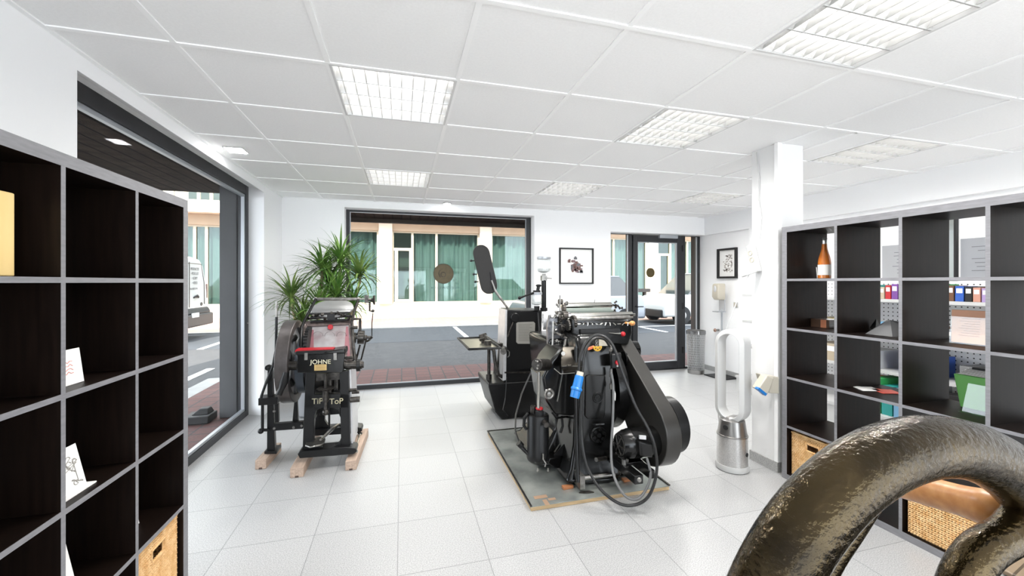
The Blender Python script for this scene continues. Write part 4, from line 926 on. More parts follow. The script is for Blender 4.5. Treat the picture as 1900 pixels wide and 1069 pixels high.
m = MB(); m.tube([at(x, y, Y=3.68) for x, y in ((691, 625), (684, 632), (680, 634))], .01, 7); m.tube([at(x, y, Y=3.66) for x, y in ((679, 632), (670, 668))], .007, 7); m.tube([at(x, y, Y=3.62) for x, y in ((668, 640), (660, 672))], .008, 7); m.tube([at(x, y, Y=3.6) for x, y in ((655, 645), (660, 660), (662, 672))], .008, 7)
m.build('connecting_rod', M_dsteel, pr1)
m = MB(); m.tube([at(x, y, Y=3.72) for x, y in ((653, 592), (668, 592), (668, 612), (664, 622))], .013, 8); m.build('side_bracket', M_dsteel, pr1)
m = MB()
for px, py in ((653, 724), (658, 728), (652, 742), (655, 608), (647, 664)): p = at(px, py, Y=3.45); m.cyl(p-Vector((.02, 0, 0)), p+Vector((.035, 0, 0)), .013, n=8)
p = at(650, 742, Y=3.4); m.cyl(p, p+Vector((.07, 0, 0)), .022); m.build('side_bolt', M_dsteel, pr1)
# flywheel, axis along X
wc = Vector((-.875, 3.72, .79))
m = MB(); m.ring(wc, (1, 0, 0), .275, .335, -.045, .045, 64); m.build('flywheel_rim', mat('dull iron rim', (.09, .08, .078), .4, .6, var=.2, vscale=12), pr1, bevel=.004)
m = MB(); m.cyl(wc-Vector((.06, 0, 0)), wc+Vector((.16, 0, 0)), .05)
for k in range(6):
    q = k*math.pi/3+.3; d0 = Vector((0, math.cos(q), math.sin(q))); d1_ = Vector((0, math.cos(q+.35), math.sin(q+.35)))
    m.tube([wc+d0*.03, wc+(d0+d1_)*.08, wc+d1_*.24, wc+d1_*.285], [.035, .03, .022, .03], 10)
m.build('flywheel_spoke', M_greyplate, pr1)
m = MB(); m.ring(wc, (1, 0, 0), .05, .285, -.006, .012, 56); m.build('flywheel_web', M_greyplate, pr1)
for k in range(5):
    q0 = k*2*math.pi/5; m = MB(); m.tube([wc+Vector((.012, math.cos(q0+j*.12)*.19, math.sin(q0+j*.12)*.19)) for j in range(7)], [.012, .024, .03, .032, .03, .024, .012], 8); m.build('web_slot', M_matblk, pr1)
m = MB(); w2c = wc+Vector((.10, 0, -.03)); m.ring(w2c, (1, 0, 0), .20, .235, -.03, .03, 48); m.ring(w2c, (1, 0, 0), .03, .21, -.008, .008, 48); m.build('belt_pulley', mat('blue grey iron', (.05, .06, .075), .4, .3), pr1)
m = MB()
gz = wc+Vector((.135, -.04, .12))
m.lathe(gz, (1, 0, 0), [(.13, -.015), (.15, -.012), (.15, .012), (.13, .015)], 40)
for k in range(36): q = k*math.pi/18; p = gz+Vector((0, math.cos(q), math.sin(q)))*.155; m.cyl(p-Vector((.014, 0, 0)), p+Vector((.014, 0, 0)), .006, n=5)
m.build('toothed_gear', M_matblk, pr1)
m = MB(); m.tube([at(x, y, Y=Y) for x, y, Y in ((513, 678, 3.46), (512, 700, 3.44), (522, 708, 3.43), (530, 690, 3.42))], .018, 8); m.tube([at(x, y, Y=3.40) for x, y in ((531, 690), (527, 708), (522, 722), (517, 732))], [.022, .03, .02, .024], 10); m.build('throw_off_lever', M_satin, pr1)
m = MB(); m.cyl(at(513, 560, Y=3.62), at(513, 590, Y=3.62), .009); m.build('lever_handle', M_steel, pr1)
m = MB(); m.tube([at(x, y, Y=3.62) for x, y in ((513, 588), (512, 650), (506, 680), (492, 715), (485, 735), (483, 748))], .010, 8); m.cyl(at(487, 750, Y=3.62), at(487, 800, Y=3.62), .011); m.sph(at(484, 800, Y=3.62), .022); m.cyl(at(484, 798, Y=3.62), at(500, 798, Y=3.62), .012); m.build('long_lever', M_satin, pr1)
Yp = 3.64
m = MB(); 
m.prism([at(496, 682, Y=Yp), at(504, 682, Y=Yp), at(510, 838, Y=Yp), at(495, 838, Y=Yp)], (0, .05, 0)); m.prism([at(509, 750, Y=Yp), at(516, 750, Y=Yp), at(517, 784, Y=Yp), at(510, 784, Y=Yp)], (0, .04, 0))
m.prism([at(507, 787, Y=Yp), at(562, 783, Y=Yp), at(562, 796, Y=Yp), at(507, 800, Y=Yp)], (0, .05, 0)); m.prism([at(546, 742, Y=Yp+.05), at(551, 742, Y=Yp+.05), at(553, 786, Y=Yp+.05), at(542, 786, Y=Yp+.05)], (0, .04, 0))
m.box(at(482, 742, Y=Yp).x, at(517, 742, Y=Yp).x, Yp-.04, Yp+.08, at(500, 749, Y=Yp).z, at(500, 736, Y=Yp).z)
m.prism([at(490, 838, Y=Yp-.03), at(513, 838, Y=Yp-.03), at(513, 843, Y=Yp-.03), at(490, 843, Y=Yp-.03)], (0, .14, 0)); m.ring(at(498, 682, Y=Yp+.02), (0, 1, 0), .008, .022, -.02, .02, 20)
m.build('support_stand', M_satin, pr1, bevel=.004)
m = MB()
for px, py in ((509, 763), (509, 795), (545, 793), (560, 790)): m.lathe(at(px, py, Y=Yp-.001), (0, -1, 0), [(.012, 0), (.009, .006)])
m.build('bolt_head', M_steel, pr1)
# treadle
m = MB(); tp = [(566, 829), (568, 822), (577, 817), (592, 813), (602, 812), (604, 817), (602, 824), (594, 828), (575, 832)]
m.prism([at(a, b, Z=.20+.0*b) for a, b in tp], (0, 0, .012)); m.build('pedal', M_steel, pr1, bevel=.003)
m = MB(); m.tube([at(x, y, Y=Y) for x, y, Y in ((595, 816, 3.36), (604, 808, 3.5), (612, 800, 3.6), (628, 788, 3.8), (632, 790, 3.86))], [.010, .012, .016, .012, .012], 8); m.build('treadle_arm', M_steel, pr1)
# timber feet, all of them things of their own
def timber(lab, pf, X0, X1, Y0, Y1, sk=0):
    m = MB(); m.prism([(X0, Y0, .0008), (X1, Y0, .0008), (X1, Y0, .073), (X0, Y0, .073)], (sk, Y1-Y0, 0)); t = m.build('wooden_block', M_block, bevel=.003); tag(t, lab, 'wooden block', 'wooden blocks under the small press')
    c = (X0+X1)/2; g = MB(); g.box(c-.012, c+.012, Y0-.001, Y0+.004, .001, .014); g.build('slot', mat('dark slot', (.08, .05, .04), .9), t)
timber('wooden block under the thin left support post of the small press', 0, -1.085, -1.01, 3.52, 3.86, .02)
timber('wooden block under the left foot of the TIP TOP frame', 0, -.79, -.70, 3.30, 3.95, -.0)
timber('wooden block with a spanner on it, under the right foot of the TIP TOP frame', 0, -.415, -.335, 3.32, 4.02, .035)
wr = MB(); a = at(659, 838, Z=.083); b = at(668, 805, Z=.083); wr.tube([a, b], .007, 8); wr.ring(b, (.2, -.2, 1), .010, .020, -.005, .005, 18); wr.ring(a, (0, 0, 1), .012, .022, -.005, .005, 18)
tag(wr.build('spanner', M_chrome), 'bright steel spanner lying on the right wooden block', 'spanner')

# ------------------------------------------------------------------ tall black machine cabinet with tray and paddle
cb = thing('machine_cabinet', 'tall black machine cabinet with metal plate, paddle arm and glass jars behind the press', 'machine', (1.2, 4.2, 0))
YC = 4.10
m = MB(); m.prism([at(940, 575, Y=YC), at(1006, 576, Y=YC), at(1004, 690, Y=YC), at(936, 690, Y=YC)], (.03, .42, 0)); m.build('upper_housing', M_satin, cb, bevel=.012, seg=3)
m = MB(); p = [at(936, 690, Y=YC), at(1004, 690, Y=YC)]; x0, x1 = p[0].x, p[1].x
m.loft([(.002, x0-.02, x1+.02, YC+.02, YC+.5), (.10, x0-.10, x1+.02, YC-.02, YC+.55), (.36, x0-.17, x1+.02, YC-.01, YC+.60), (.395, x0-.17, x1+.01, YC-.01, YC+.60)]); m.build('lower_tank', M_satin, cb, bevel=.012)
m = MB(); m.loft([(.39, x0-.01, x1+.01, YC+.0, YC+.5), (.54, x0-.01, x1+.005, YC+.0, YC+.45)]); m.build('middle_section', M_satin, cb, bevel=.006)
m = MB(); m.prism([at(936, 690, Y=YC-.012), at(1004, 690, Y=YC-.012), at(1004, 693, Y=YC-.012), at(936, 693, Y=YC-.012)], (0, .05, 0)); m.build('seam_ledge', M_dsteel, cb)
m = MB(); m.prism([at(938, 575, Y=YC-.01), at(941, 575, Y=YC-.01), at(939, 705, Y=YC-.01), at(933, 707, Y=YC-.01)], (0, .30, 0)); m.build('side_strip', M_greyplate, cb)
m = MB(); q = [(958, 600), (961, 598), (990, 597), (993, 600), (992, 634), (989, 638), (961, 638), (958, 635)]; m.prism([at(a, b, Y=YC-.004) for a, b in q], (0, .006, 0)); ip = m.build('instruction_plate', mat('etched steel plate', (.30, .29, .265), .45, .3), cb)
m = MB()
for k in range(11): m.cyl(at(962, 602+3*k, Y=YC-.005), at(988-(k*5) % 9, 602+3*k, Y=YC-.005), .0016, n=4)
m.build('etched_lines', M_dsteel, ip)
m = MB(); m.lathe(at(955, 589, Y=YC), (0, -1, 0), [(.05, 0), (.05, .02), (.04, .03)], 28); m.build('round_boss', M_satin, cb)
m = MB(); m.tube([at(952, 598, Y=YC-.02), at(946, 612, Y=YC-.03), at(942, 625, Y=YC-.02)], .007, 7); m.build('latch_lever', M_dsteel, cb)
m = MB(); m.tube([at(942, 650, Y=YC-.02), at(945, 653, Y=YC-.05), at(945, 660, Y=YC-.05), at(942, 663, Y=YC-.02)], .006, 7); m.build('pull_handle', M_steel, cb)
# tray
zt = .805; TX0, TX1, TY0, TY1 = .61, .915, 3.78, 4.56
m = MB(); m.box(TX0, TX1, TY0, TY1, zt-.006, zt)
m.build('tray', mat('brushed tray', (.20, .19, .15), .3, .7), cb)
m = MB(); m.tube([(TX0, TY0, zt+.006), (TX1, TY0, zt+.006), (TX1, TY1, zt+.006), (TX0, TY1, zt+.006)], .012, 8, True); m.build('tray_rim', M_matblk, cb)
m = MB(); m.cyl((TX1-.01, TY1, zt+.03), (TX1+.07, YC+.02, zt-.03), .02); m.cyl((TX1+.04, TY0+.05, zt-.04), (x0+.01, YC+.05, zt-.06), .03); m.cyl((TX1-.06, TY1-.02, zt+.01), (TX1+.02, TY1-.02, zt+.03), .03); m.box(TX1-.02, x0+.02, YC+.05, YC+.12, zt-.05, zt-.01); m.build('tray_hinge', M_dsteel, cb)
m = MB(); m.cyl((.84, 4.02, zt), (.84, 4.02, zt+.045), .035); m.build('tray_weight', M_dsteel, cb)
m = MB(); m.cyl((.82, 4.16, zt), (.82, 4.16, zt+.03), .02); m.cyl((.80, 4.2, zt+.03), (.84, 4.13, zt+.055), .018); m.build('tray_clamp', M_dsteel, cb)
m = MB(); m.cyl((.90, 4.25, .40), (.90, 4.25, .80), .018); m.cyl((.90, 4.25, .40), (.90, 4.25, .46), .03); m.tube([(.90, 4.2, .76), (.935, 4.17, .72), (.945, 4.15, .60), (.97, 4.12, .48), (1.02, 4.13, .45)], .02, 10); m.build('hose', M_dsteel, cb)
m = MB(); m.tube([at(932, 598, Y=4.3), at(928, 640, Y=4.3), at(921, 700, Y=4.3)], [.006, .014, .014], 7); m.tube([at(936, 600, Y=4.3), at(931, 640, Y=4.3), at(927, 690, Y=4.3)], [.006, .012, .012], 7); m.build('side_spring', M_dsteel, cb)
# paddle
Ypd = 4.30
c0 = at(893, 470, Y=Ypd); c1 = at(907, 530, Y=Ypd); ax = (c1-c0).normalized(); sdp = Vector((ax.z, 0, -ax.x)).normalized(); R_ = .092; P = []
for k in range(15): q = math.pi*k/14; P.append(c0+(sdp*math.cos(q)-ax*math.sin(q))*R_)
for k in range(15): q = math.pi+math.pi*k/14; P.append(c1+(sdp*math.cos(q)-ax*math.sin(q))*R_)
m = MB(); m.prism(P, (.01, .03, 0)); m.build('paddle', mat('dark ribbed fibre', (.012, .0105, .0095), .6, bump=.6, bscale=40), cb, bevel=.006)
m = MB()
for px, py in ((880, 484), (885, 509), (888, 523)): p = at(px, py, Y=Ypd); m.cyl(p, p-Vector((.035, 0, 0)), .006); m.sph(p-Vector((.035, 0, 0)), .014)
m.build('paddle_knob', M_matblk, cb)
m = MB(); m.tube([at(912, 520, Y=Ypd-.01), at(919, 540, Y=Ypd-.01), at(945, 576, Y=Ypd-.02)], .014, 10); m.build('paddle_arm', M_steel, cb)
m = MB(); m.prism([at(910, 505, Y=Ypd-.02), at(916, 505, Y=Ypd-.02), at(921, 536, Y=Ypd-.02), at(915, 538, Y=Ypd-.02)], (0, .02, 0)); m.build('paddle_clamp', M_matblk, cb)
# jars
GJ = glass_mat('jar glass', (.86, .88, .88), .10)
def jar(px, y0, y1, r, Y):
    a = at(px, y1, Y=Y); h = at(px, y0, Y=Y).z-a.z
    m = MB(); m.lathe(a, (0, 0, 1), [(r*.35, 0), (r*.9, h*.10), (r, h*.25), (r, h*.85), (r*.92, h)], 28); j = m.build('glass_jar', GJ, cb)
    m = MB(); m.lathe(a+Vector((0, 0, h)), (0, 0, 1), [(r*1.02, 0), (r*1.04, .022), (r*.96, .028)], 28); m.build('jar_lid', M_grayal, j)
    m = MB(); m.lathe(a+Vector((0, 0, .004)), (0, 0, 1), [(r*.3, 0), (r*.8, h*.10), (r*.9, h*.22), (r*.9, h*.3)], 24); m.build('white_powder', mat('white powder', (.8, .8, .8), .9), j)
jar(1009, 481, 507, .075, 4.12); jar(996, 547, 567, .056, 4.08)
m = MB(); a = at(1009, 508, Y=4.12); m.cyl(a, a-Vector((0, 0, .05)), .022); m.box(a.x-.03, a.x+.03, a.y-.025, a.y+.025, a.z-.075, a.z-.02); m.cyl(a-Vector((0, 0, .045)), a+Vector((.09, 0, -.05)), .006); m.build('jar_valve', M_steel, cb)
m = MB(); m.cyl(at(1009, 520, Y=4.12), at(1009, 578, Y=4.12), .027); m.cyl(at(1009, 571, Y=4.12), at(1009, 577, Y=4.12), .04); m.build('jar_post', M_satin, cb)
m = MB(); a = at(996, 545, Y=4.08); m.cyl(a, a+Vector((0, 0, .035)), .04); m.cyl(a+Vector((.01, 0, .03)), a+Vector((.02, 0, .085)), .018); m.sph(a+Vector((.02, 0, .085)), .025, (1.3, 1, .6)); m.tube([a+Vector((-.03, -.02, .01)), at(975, 549, Y=4.02), at(965, 553, Y=4.0)], [.014, .01, .012], 8); m.sph(at(964, 553, Y=4.0), .018); m.cyl(at(996, 568, Y=4.08), at(996, 576, Y=4.08), .03); m.build('jar_tap', M_satin, cb)
m = MB(); m.tube([at(x, y, Y=Y) for x, y, Y in ((998, 580, 4.07), (1001, 620, 4.03), (990, 680, 3.9), (968, 730, 3.6), (957, 770, 3.3), (956, 800, 3.05), (966, 830, 2.86), (974, 838, 2.79))], .0075, 8); m.build('thin_hose', M_cable, cb)
m = MB(); m.tube([at(938, 735, Y=4.06), at(933, 760, Y=4.0), at(945, 775, Z=.012), at(975, 777, Z=.012), at(985, 770, Z=.012)], .005, 6); m.tube([at(940, 700, Y=4.06), at(937, 745, Y=4.05), at(930, 772, Z=.012)], .005, 6); m.build('thin_cable', M_cable, cb)

# ------------------------------------------------------------------ base board and the big black press
bd = thing('base_board', 'plywood board topped with stained zinc sheet under the big black press', 'board', (1.28, 3.1, 0))
m = MB(); m.box(.785, 1.79, 2.43, 3.76, .0008, .026); m.build('plywood', M_plank, bd, smooth=False)
m = MB(); m.box(.78, 1.795, 2.425, 3.765, .0265, .031); m.build('zinc_sheet', M_zinc, bd, smooth=False)
m = MB()
for a, b in (((.778, .79), (2.425, 3.765)), ((1.785, 1.797), (2.425, 3.765))): m.box(a[0], a[1], b[0], b[1], .031, .038)
m.box(.78, 1.797, 3.755, 3.767, .031, .038); m.build('sheet_lip', M_dsteel, bd, smooth=False)
zb = .0315
pr2 = thing('cylinder_press', 'big glossy black printing press with belt guard, motor and looped cable on a board', 'printing press', (1.35, 2.95, zb))
def gb_(px, py, Z=zb): return at(px, py, Z=Z)
m = MB(); fp_ = [gb_(1012, 860), gb_(1030, 864), gb_(1050, 892), gb_(1064, 901), gb_(1130, 897), gb_(1150, 890), gb_(1160, 872), gb_(1162, 850), Vector((1.72, 3.5, zb)), Vector((1.0, 3.5, zb))]
m.prism(fp_, (0, 0, .035)); m.build('base_plate', M_gloss, pr2, bevel=.010, seg=3)
m = MB(); m.loft([(zb+.03, 1.08, 1.52, 2.56, 3.3), (.14, 1.13, 1.50, 2.60, 3.25), (.30, 1.165, 1.48, 2.62, 3.2), (.80, 1.185, 1.475, 2.62, 3.15), (.98, 1.195, 1.47, 2.64, 3.12), (1.06, 1.21, 1.455, 2.68, 3.10)])
m.build('front_column', M_gloss, pr2, bevel=.03, seg=4)
m = MB(); m.loft([(zb+.03, .97, 1.74, 2.85, 3.6), (.12, 1.02, 1.70, 2.9, 3.5), (.30, 1.16, 1.55, 2.95, 3.45), (.55, 1.14, 1.60, 2.92, 3.5), (1.0, 1.10, 1.62, 2.95, 3.5)]); m.build('rear_body', M_gloss, pr2, bevel=.03, seg=3)
YP = 2.62
m = MB(); cp = [(1087, 699), (1092, 696), (1121, 696), (1124, 700), (1123, 768), (1120, 777), (1091, 778), (1086, 772)]; m.prism([at(a, b, Y=YP-.012) for a, b in cp], (0, .03, 0)); pn = m.build('embossed_panel', M_gloss, pr2, bevel=.006, seg=3)
m = MB(); c = at(1109, 738, Y=YP-.014); m.torus(c, (0, 1, 0), .036, .004, 36, 6); m.torus(c, (0, 1, 0), .024, .003, 30, 6)
for dz in (-.01, 0, .01): m.box(c.x-.012, c.x+.012, c.y-.004, c.y, c.z+dz-.002, c.z+dz+.002)
m.build('round_emblem', M_satin, pn)
m = MB(); c = at(1109, 806, Y=YP); m.lathe(c, (0, -1, 0), [(.062, 0), (.062, .012), (.055, .018), (.03, .018)], 36)
m.tube([c+Vector((-.03, 0, .07)), c+Vector((-.03, -.03, .08)), c+Vector((.03, -.03, .08)), c+Vector((.03, 0, .07))], .009, 8); m.build('bearing_flange', M_gloss, pr2, bevel=.002)
m = MB()
for k in range(6): q = k*math.pi/3+.3; p = c+Vector((math.cos(q)*.04, -.018, math.sin(q)*.04)); m.cyl(p, p-Vector((0, .010, 0)), .011, n=6)
m.cyl(c-Vector((0, .018, 0)), c-Vector((0, .03, 0)), .014, n=6); m.build('flange_bolt', M_satin, pr2)
m = MB(); m.cyl(at(1106, 853, Y=2.52), at(1148, 847, Y=2.66), .014); m.build('bar_stub', M_dsteel, pr2)
m = MB(); m.cyl(at(1078, 888, Y=2.53), at(1140, 880, Y=2.53), .015); m.box(at(1073, 880, Y=2.53).x, at(1082, 880, Y=2.53).x, 2.50, 2.60, zb+.02, .14); m.build('foot_rod', M_steel, pr2)
m = MB(); m.tube([at(1073, 895, Y=2.52), at(1071, 860, Y=2.56), at(1069, 780, Y=2.6), at(1068, 700, Y=2.62), at(1069, 645, Y=2.64)], .014, 10); m.build('column_rib', M_gloss, pr2)
# left housing
m = MB(); m.prism([at(a, b, Y=2.72) for a, b in ((1007, 700), (1024, 668), (1043, 645), (1076, 645), (1078, 768), (1060, 773), (1030, 770), (1014, 745))], (.0, .30, 0)); m.build('left_housing', M_gloss, pr2, bevel=.02, seg=4)
m = MB(); P_ = [at(1042, 642, Y=2.68), at(1080, 642, Y=2.68), at(1081, 664, Y=2.64), at(1080, 680, Y=2.60), at(1079, 693, Y=2.62), at(1045, 693, Y=2.62), at(1040, 680, Y=2.60), at(1041, 664, Y=2.64)]
m.prism([P_[0], P_[7], P_[6], P_[5]], tuple(P_[1]-P_[0])); m.build('curved_guard', mat('polished black steel', (.04, .036, .03), .2, .9), pr2, bevel=.012, seg=4)
m = MB(); m.cyl(at(1045, 656, Y=2.63), at(1045, 656, Y=2.60), .014); m.torus(at(1019, 731, Y=2.70), (0, 1, 0), .03, .010, 24, 8); m.sph(at(1019, 731, Y=2.71), .024, (1, .5, 1)); m.tube([at(1044, 650, Y=2.70), at(1044, 690, Y=2.70), at(1034, 745, Y=2.70)], .005, 6); m.build('housing_fittings', M_steel, pr2)
m = MB(); m.tube([at(1028, 684, Y=2.60), at(1040, 694, Y=2.59), at(1066, 692, Y=2.59)], .003, 5); m.build('wire', M_steel, pr2)
c = at(1006, 677, Y=2.68)
m = MB(); m.cyl(at(996, 677, Y=2.64), at(1015, 677, Y=2.74), .042, n=28); m.cyl(at(1001, 677, Y=2.66), at(1030, 677, Y=2.80), .030); m.build('crank_hub', M_dsteel, pr2, bevel=.003)
m = MB()
for k in range(6): q = k*math.pi/3; p = at(996, 677, Y=2.64)+Vector((0, math.cos(q)*.027, math.sin(q)*.027)); m.sph(p, .008)
m.build('hub_bolt', M_steel, pr2)
m = MB(); m.cyl(at(1000, 690, Y=2.70), at(999, 757, Y=2.70), .0105); m.build('piston_rod', M_chrome, pr2)
# air cylinder
AC = at(998, 866, Y=2.74); AC = Vector((AC.x, AC.y, 0)); zt0, zt1 = at(998, 862, Y=2.66).z, at(998, 768, Y=2.74).z
m = MB(); m.lathe((AC.x, AC.y, zt0), (0, 0, 1), [(.05, -.02), (.075, 0), (.082, .02), (.082, .05), (.078, .06), (.078, zt1-zt0-.01), (.072, zt1-zt0), (.066, zt1-zt0-.015), (.0, zt1-zt0-.015)], 40); m.build('air_cylinder', M_satin, pr2)
m = MB(); m.lathe((AC.x+.008, AC.y-.01, zt1-.015), (0, 0, 1), [(.03, 0), (.03, .04), (.022, .045), (.022, .06)]); m.build('gland', M_matblk, pr2)
m = MB(); m.lathe((AC.x+.008, AC.y-.01, zt1+.035), (0, 0, 1), [(.024, 0), (.027, .005), (.024, .012)]); m.build('red_ring', M_red, pr2)
m = MB(); m.cyl((AC.x-.03, AC.y+.02, zt1), (AC.x-.03, AC.y+.02, zt1+.055), .018); m.cyl(at(1008, 780, Y=2.68), at(1014, 789, Y=2.60), .014); m.cyl(at(1010, 783, Y=2.66), at(1014, 789, Y=2.60), .018); m.build('pipe_plug', M_dsteel, pr2)
m = MB(); m.tube([at(980, 767, Y=2.74), at(973, 775, Y=2.74), at(972, 790, Y=2.74), at(977, 797, Y=2.74)], .012, 8); m.tube([at(980, 842, Y=2.74), at(972, 835, Y=2.76), at(964, 826, Y=2.78)], .013, 8); m.cyl(at(962, 822, Y=2.78), at(968, 828, Y=2.78), .022); m.build('side_pipe', M_satin, pr2)
m = MB()
for px in (998, 1017): p = at(px, 868, Y=2.70); m.cyl(p, p-Vector((0, 0, .02)), .006); m.sph(p-Vector((0, 0, .022)), .009)
m.tube([at(1008, 852, Y=2.64), at(1013, 860, Y=2.63), at(1011, 866, Y=2.63)], .005, 6); m.cyl(at(1008, 842, Y=2.64), at(1008, 853, Y=2.64), .006); m.build('drain_tap', M_steel, pr2)
m = MB(); m.prism([at(1016, 860, Y=2.72), at(1020, 850, Y=2.72), at(1062, 846, Y=2.80), at(1066, 868, Y=2.80), at(1030, 870, Y=2.72)], (0, .10, 0)); m.build('cylinder_bracket', M_gloss, pr2, bevel=.008)
m = MB(); m.prism([at(1022, 851, Y=2.78), at(1052, 818, Y=2.78), at(1058, 826, Y=2.78), at(1054, 846, Y=2.78)], (.02, .03, 0)); m.prism([at(1022, 851, Y=2.84), at(1043, 820, Y=2.84), at(1047, 826, Y=2.84)], (0, .02, 0)); m.build('foot_treadle', M_satin, pr2)
m = MB(); m.tube([at(1042, 772, Y=2.78), at(1044, 790, Y=2.78), at(1040, 803, Y=2.78)], .010, 8); m.tube([at(1024, 765, Y=2.76), at(1032, 776, Y=2.76), at(1060, 772, Y=2.8)], .008, 8); m.build('hook_lever', M_satin, pr2)
# inking unit
m = MB(); m.prism([at(a, b, Y=2.82) for a, b in ((1062, 592), (1172, 596), (1174, 618), (1166, 640), (1064, 638))], (0, .30, 0)); m.build('ink_fountain', M_gloss, pr2, bevel=.012, seg=3)
m = MB(); m.prism([at(a, b, Y=2.80) for a, b in ((1078, 612), (1150, 610), (1152, 618), (1078, 622))], (0, .05, 0)); m.build('fountain_slot', M_matblk, pr2)
for (a, b, Y, r, mt, nm) in (((1047, 568), (1133, 567), 3.30, .030, M_chrome, 'steel_roller'), ((1046, 579), (1132, 578), 3.18, .031, M_rub, 'rubber_roller'), ((1046, 587), (1172, 586), 3.00, .026, M_chrome, 'steel_roller'), ((1060, 592), (1168, 591), 2.90, .018, M_steel, 'thin_roller')):
    m = MB(); p, q = at(*a, Y=Y), at(*b, Y=Y); q.z = p.z; m.cyl(p, q, r, n=28); m.cyl(p-Vector((.03, 0, 0)), q+Vector((.03, 0, 0)), r*.4); m.build(nm, mt, pr2)
for k in range(12):
    p = at(1073+k*8.2, 601, Y=2.805); q = k*.7
    m = MB(); m.cyl(p+Vector((0, .02, 0)), p-Vector((0, .015, 0)), .004, n=8); d_ = Vector((math.cos(q), 0, math.sin(q)))*.013; m.cyl(p-Vector((0, .012, 0))-d_, p-Vector((0, .012, 0))+d_, .0035, n=6); m.build('ink_key', M_chrome, pr2)
m = MB(); m.cyl(at(1160, 599, Y=2.80), at(1168, 600, Y=2.80), .008); m.sph(at(1173, 600, Y=2.80), .020, (1.2, 1, 1)); m.build('wooden_knob', M_handle, pr2)
m = MB(); m.tube([at(1130, 618, Y=2.78), at(1152, 620, Y=2.74)], [.004, .010], 8); m.build('lever', M_chrome, pr2)
m = MB(); m.sph(at(1156, 620, Y=2.735), .019); m.build('red_knob', M_red, pr2)
# left gear cluster
rg = random.Random(15)
for (px, py, Y, r, wd) in ((1036, 590, 3.0, .045, .03), (1046, 572, 3.1, .03, .03), (1040, 560, 3.15, .022, .04), (1064, 598, 2.86, .05, .03), (1028, 600, 3.05, .035, .05), (1048, 585, 2.95, .03, .05), (1054, 604, 2.88, .04, .02), (1042, 610, 2.95, .03, .03)):
    m = MB(); c = at(px, py, Y=Y); m.lathe(c, (1, 0, 0), [(r*.5, -wd/2), (r, -wd*.4), (r, wd*.4), (r*.5, wd/2)], 22)
    K = 18
    for k in range(K): q = 2*math.pi*k/K; p = c+Vector((0, math.cos(q), math.sin(q)))*r; m.cyl(p-Vector((wd*.35, 0, 0)), p+Vector((wd*.35, 0, 0)), r*.09, n=5)
    m.build('gear', M_dsteel, pr2)
for k in range(26):
    p = at(rg.uniform(1026, 1052), rg.uniform(562, 640), Y=rg.uniform(2.85, 3.0)); q = Vector((rg.uniform(-1, 1), rg.uniform(-.6, .3), rg.uniform(-1, 1))).normalized(); s_ = rg.uniform(.008, .018)
    m = MB(); m.tube([p-q*s_, p-q*s_*.3, p, p+q*s_], [.007, .013, .008, .012], n=9); m.build('linkage_joint', M_steel if k % 3 else M_dsteel, pr2)
for k in range(8):
    p = at(rg.uniform(1134, 1152), rg.uniform(556, 582), Y=rg.uniform(3.1, 3.3)); q = Vector((rg.uniform(-1, 1), rg.uniform(-.6, .3), rg.uniform(-1, 1))).normalized(); s_ = rg.uniform(.008, .018); m = MB(); m.tube([p-q*s_, p, p+q*s_], [.012, .007, .010], n=9); m.build('linkage_joint', M_dsteel, pr2)
m = MB(); m.cyl(at(1039, 548, Y=3.0), at(1039, 580, Y=3.0), .006); m.build('upright_pin', M_steel, pr2)
m = MB(); m.cyl(at(1104, 556, Y=3.3), at(1102, 566, Y=3.3), .004); m.build('upright_pin', M_steel, pr2)
m = MB()
m.prism([at(a, b, Y=2.98) for a, b in ((1020, 585), (1060, 580), (1064, 645), (1018, 660), (1016, 610))], (0, .04, 0)); m.build('linkage_plate', mat('mid grey casting', (.16, .16, .17), .35, .6, var=.3, vscale=30), pr2, bevel=.006)
m = MB(); m.tube([at(1027, 596, Y=2.92), at(1025, 650, Y=2.9)], .009, 8); m.tube([at(1050, 630, Y=2.85), at(1047, 648, Y=2.82)], .012, 8); m.tube([at(1033, 618, Y=2.9), at(1052, 628, Y=2.85)], .009, 8); m.build('push_rod', M_steel, pr2)
m = MB(); c = at(1010, 595, Y=3.15); nx = Vector((1, -.25, 0)).normalized(); m.ring(c, nx, .055, .075, -.012, .012, 36); m.lathe(c, nx, [(.02, -.02), (.02, .03)])
for k in range(4): q = k*HALF; dq = Vector((.0, 0, 1))*math.sin(q)+nx.cross(Vector((0, 0, 1)))*math.cos(q); m.cyl(c, c+dq*.06, .010, n=8)
m.build('small_hand_wheel', M_greyplate, pr2)
m = MB(); m.prism([at(1005, 628, Y=3.3), at(1018, 628, Y=3.3), at(1018, 662, Y=3.3), at(1010, 662, Y=3.3)], (0, .02, 0)); m.build('pale_guard', M_cream, pr2)
# chain with yellow tag, plate in the cable loop
m = MB(); m.prism([at(1112, 626, Y=2.62), at(1128, 630, Y=2.62), at(1132, 642, Y=2.62), at(1112, 642, Y=2.62)], (0, .01, 0)); m.build('cream_plate', M_cream, pr2)
m = MB(); 
for k in range(5): m.torus(at(1107, 628+3*k, Y=2.605), (1, 0, 0) if k % 2 else (0, 1, 0), .008, .0022, 12, 5)
m.build('hanging_chain', M_steel, pr2)
m = MB(); c = at(1109, 643, Y=2.59); P_ = [c+Vector((.034*math.cos(q), 0, .034*math.sin(q))) for q in [math.pi+k*math.pi/12 for k in range(13)]]; m.prism(P_, (0, .008, 0)); yt = m.build('yellow_tag', mat('yellow enamel', (.60, .33, .01), .4), pr2)
m = MB()
for dx, dz in ((-.016, -.012), (0, -.02), (.016, -.012)): m.lathe(c+Vector((dx, -.001, dz)), (0, -1, 0), [(.0045, 0), (.0045, .002)], 12)
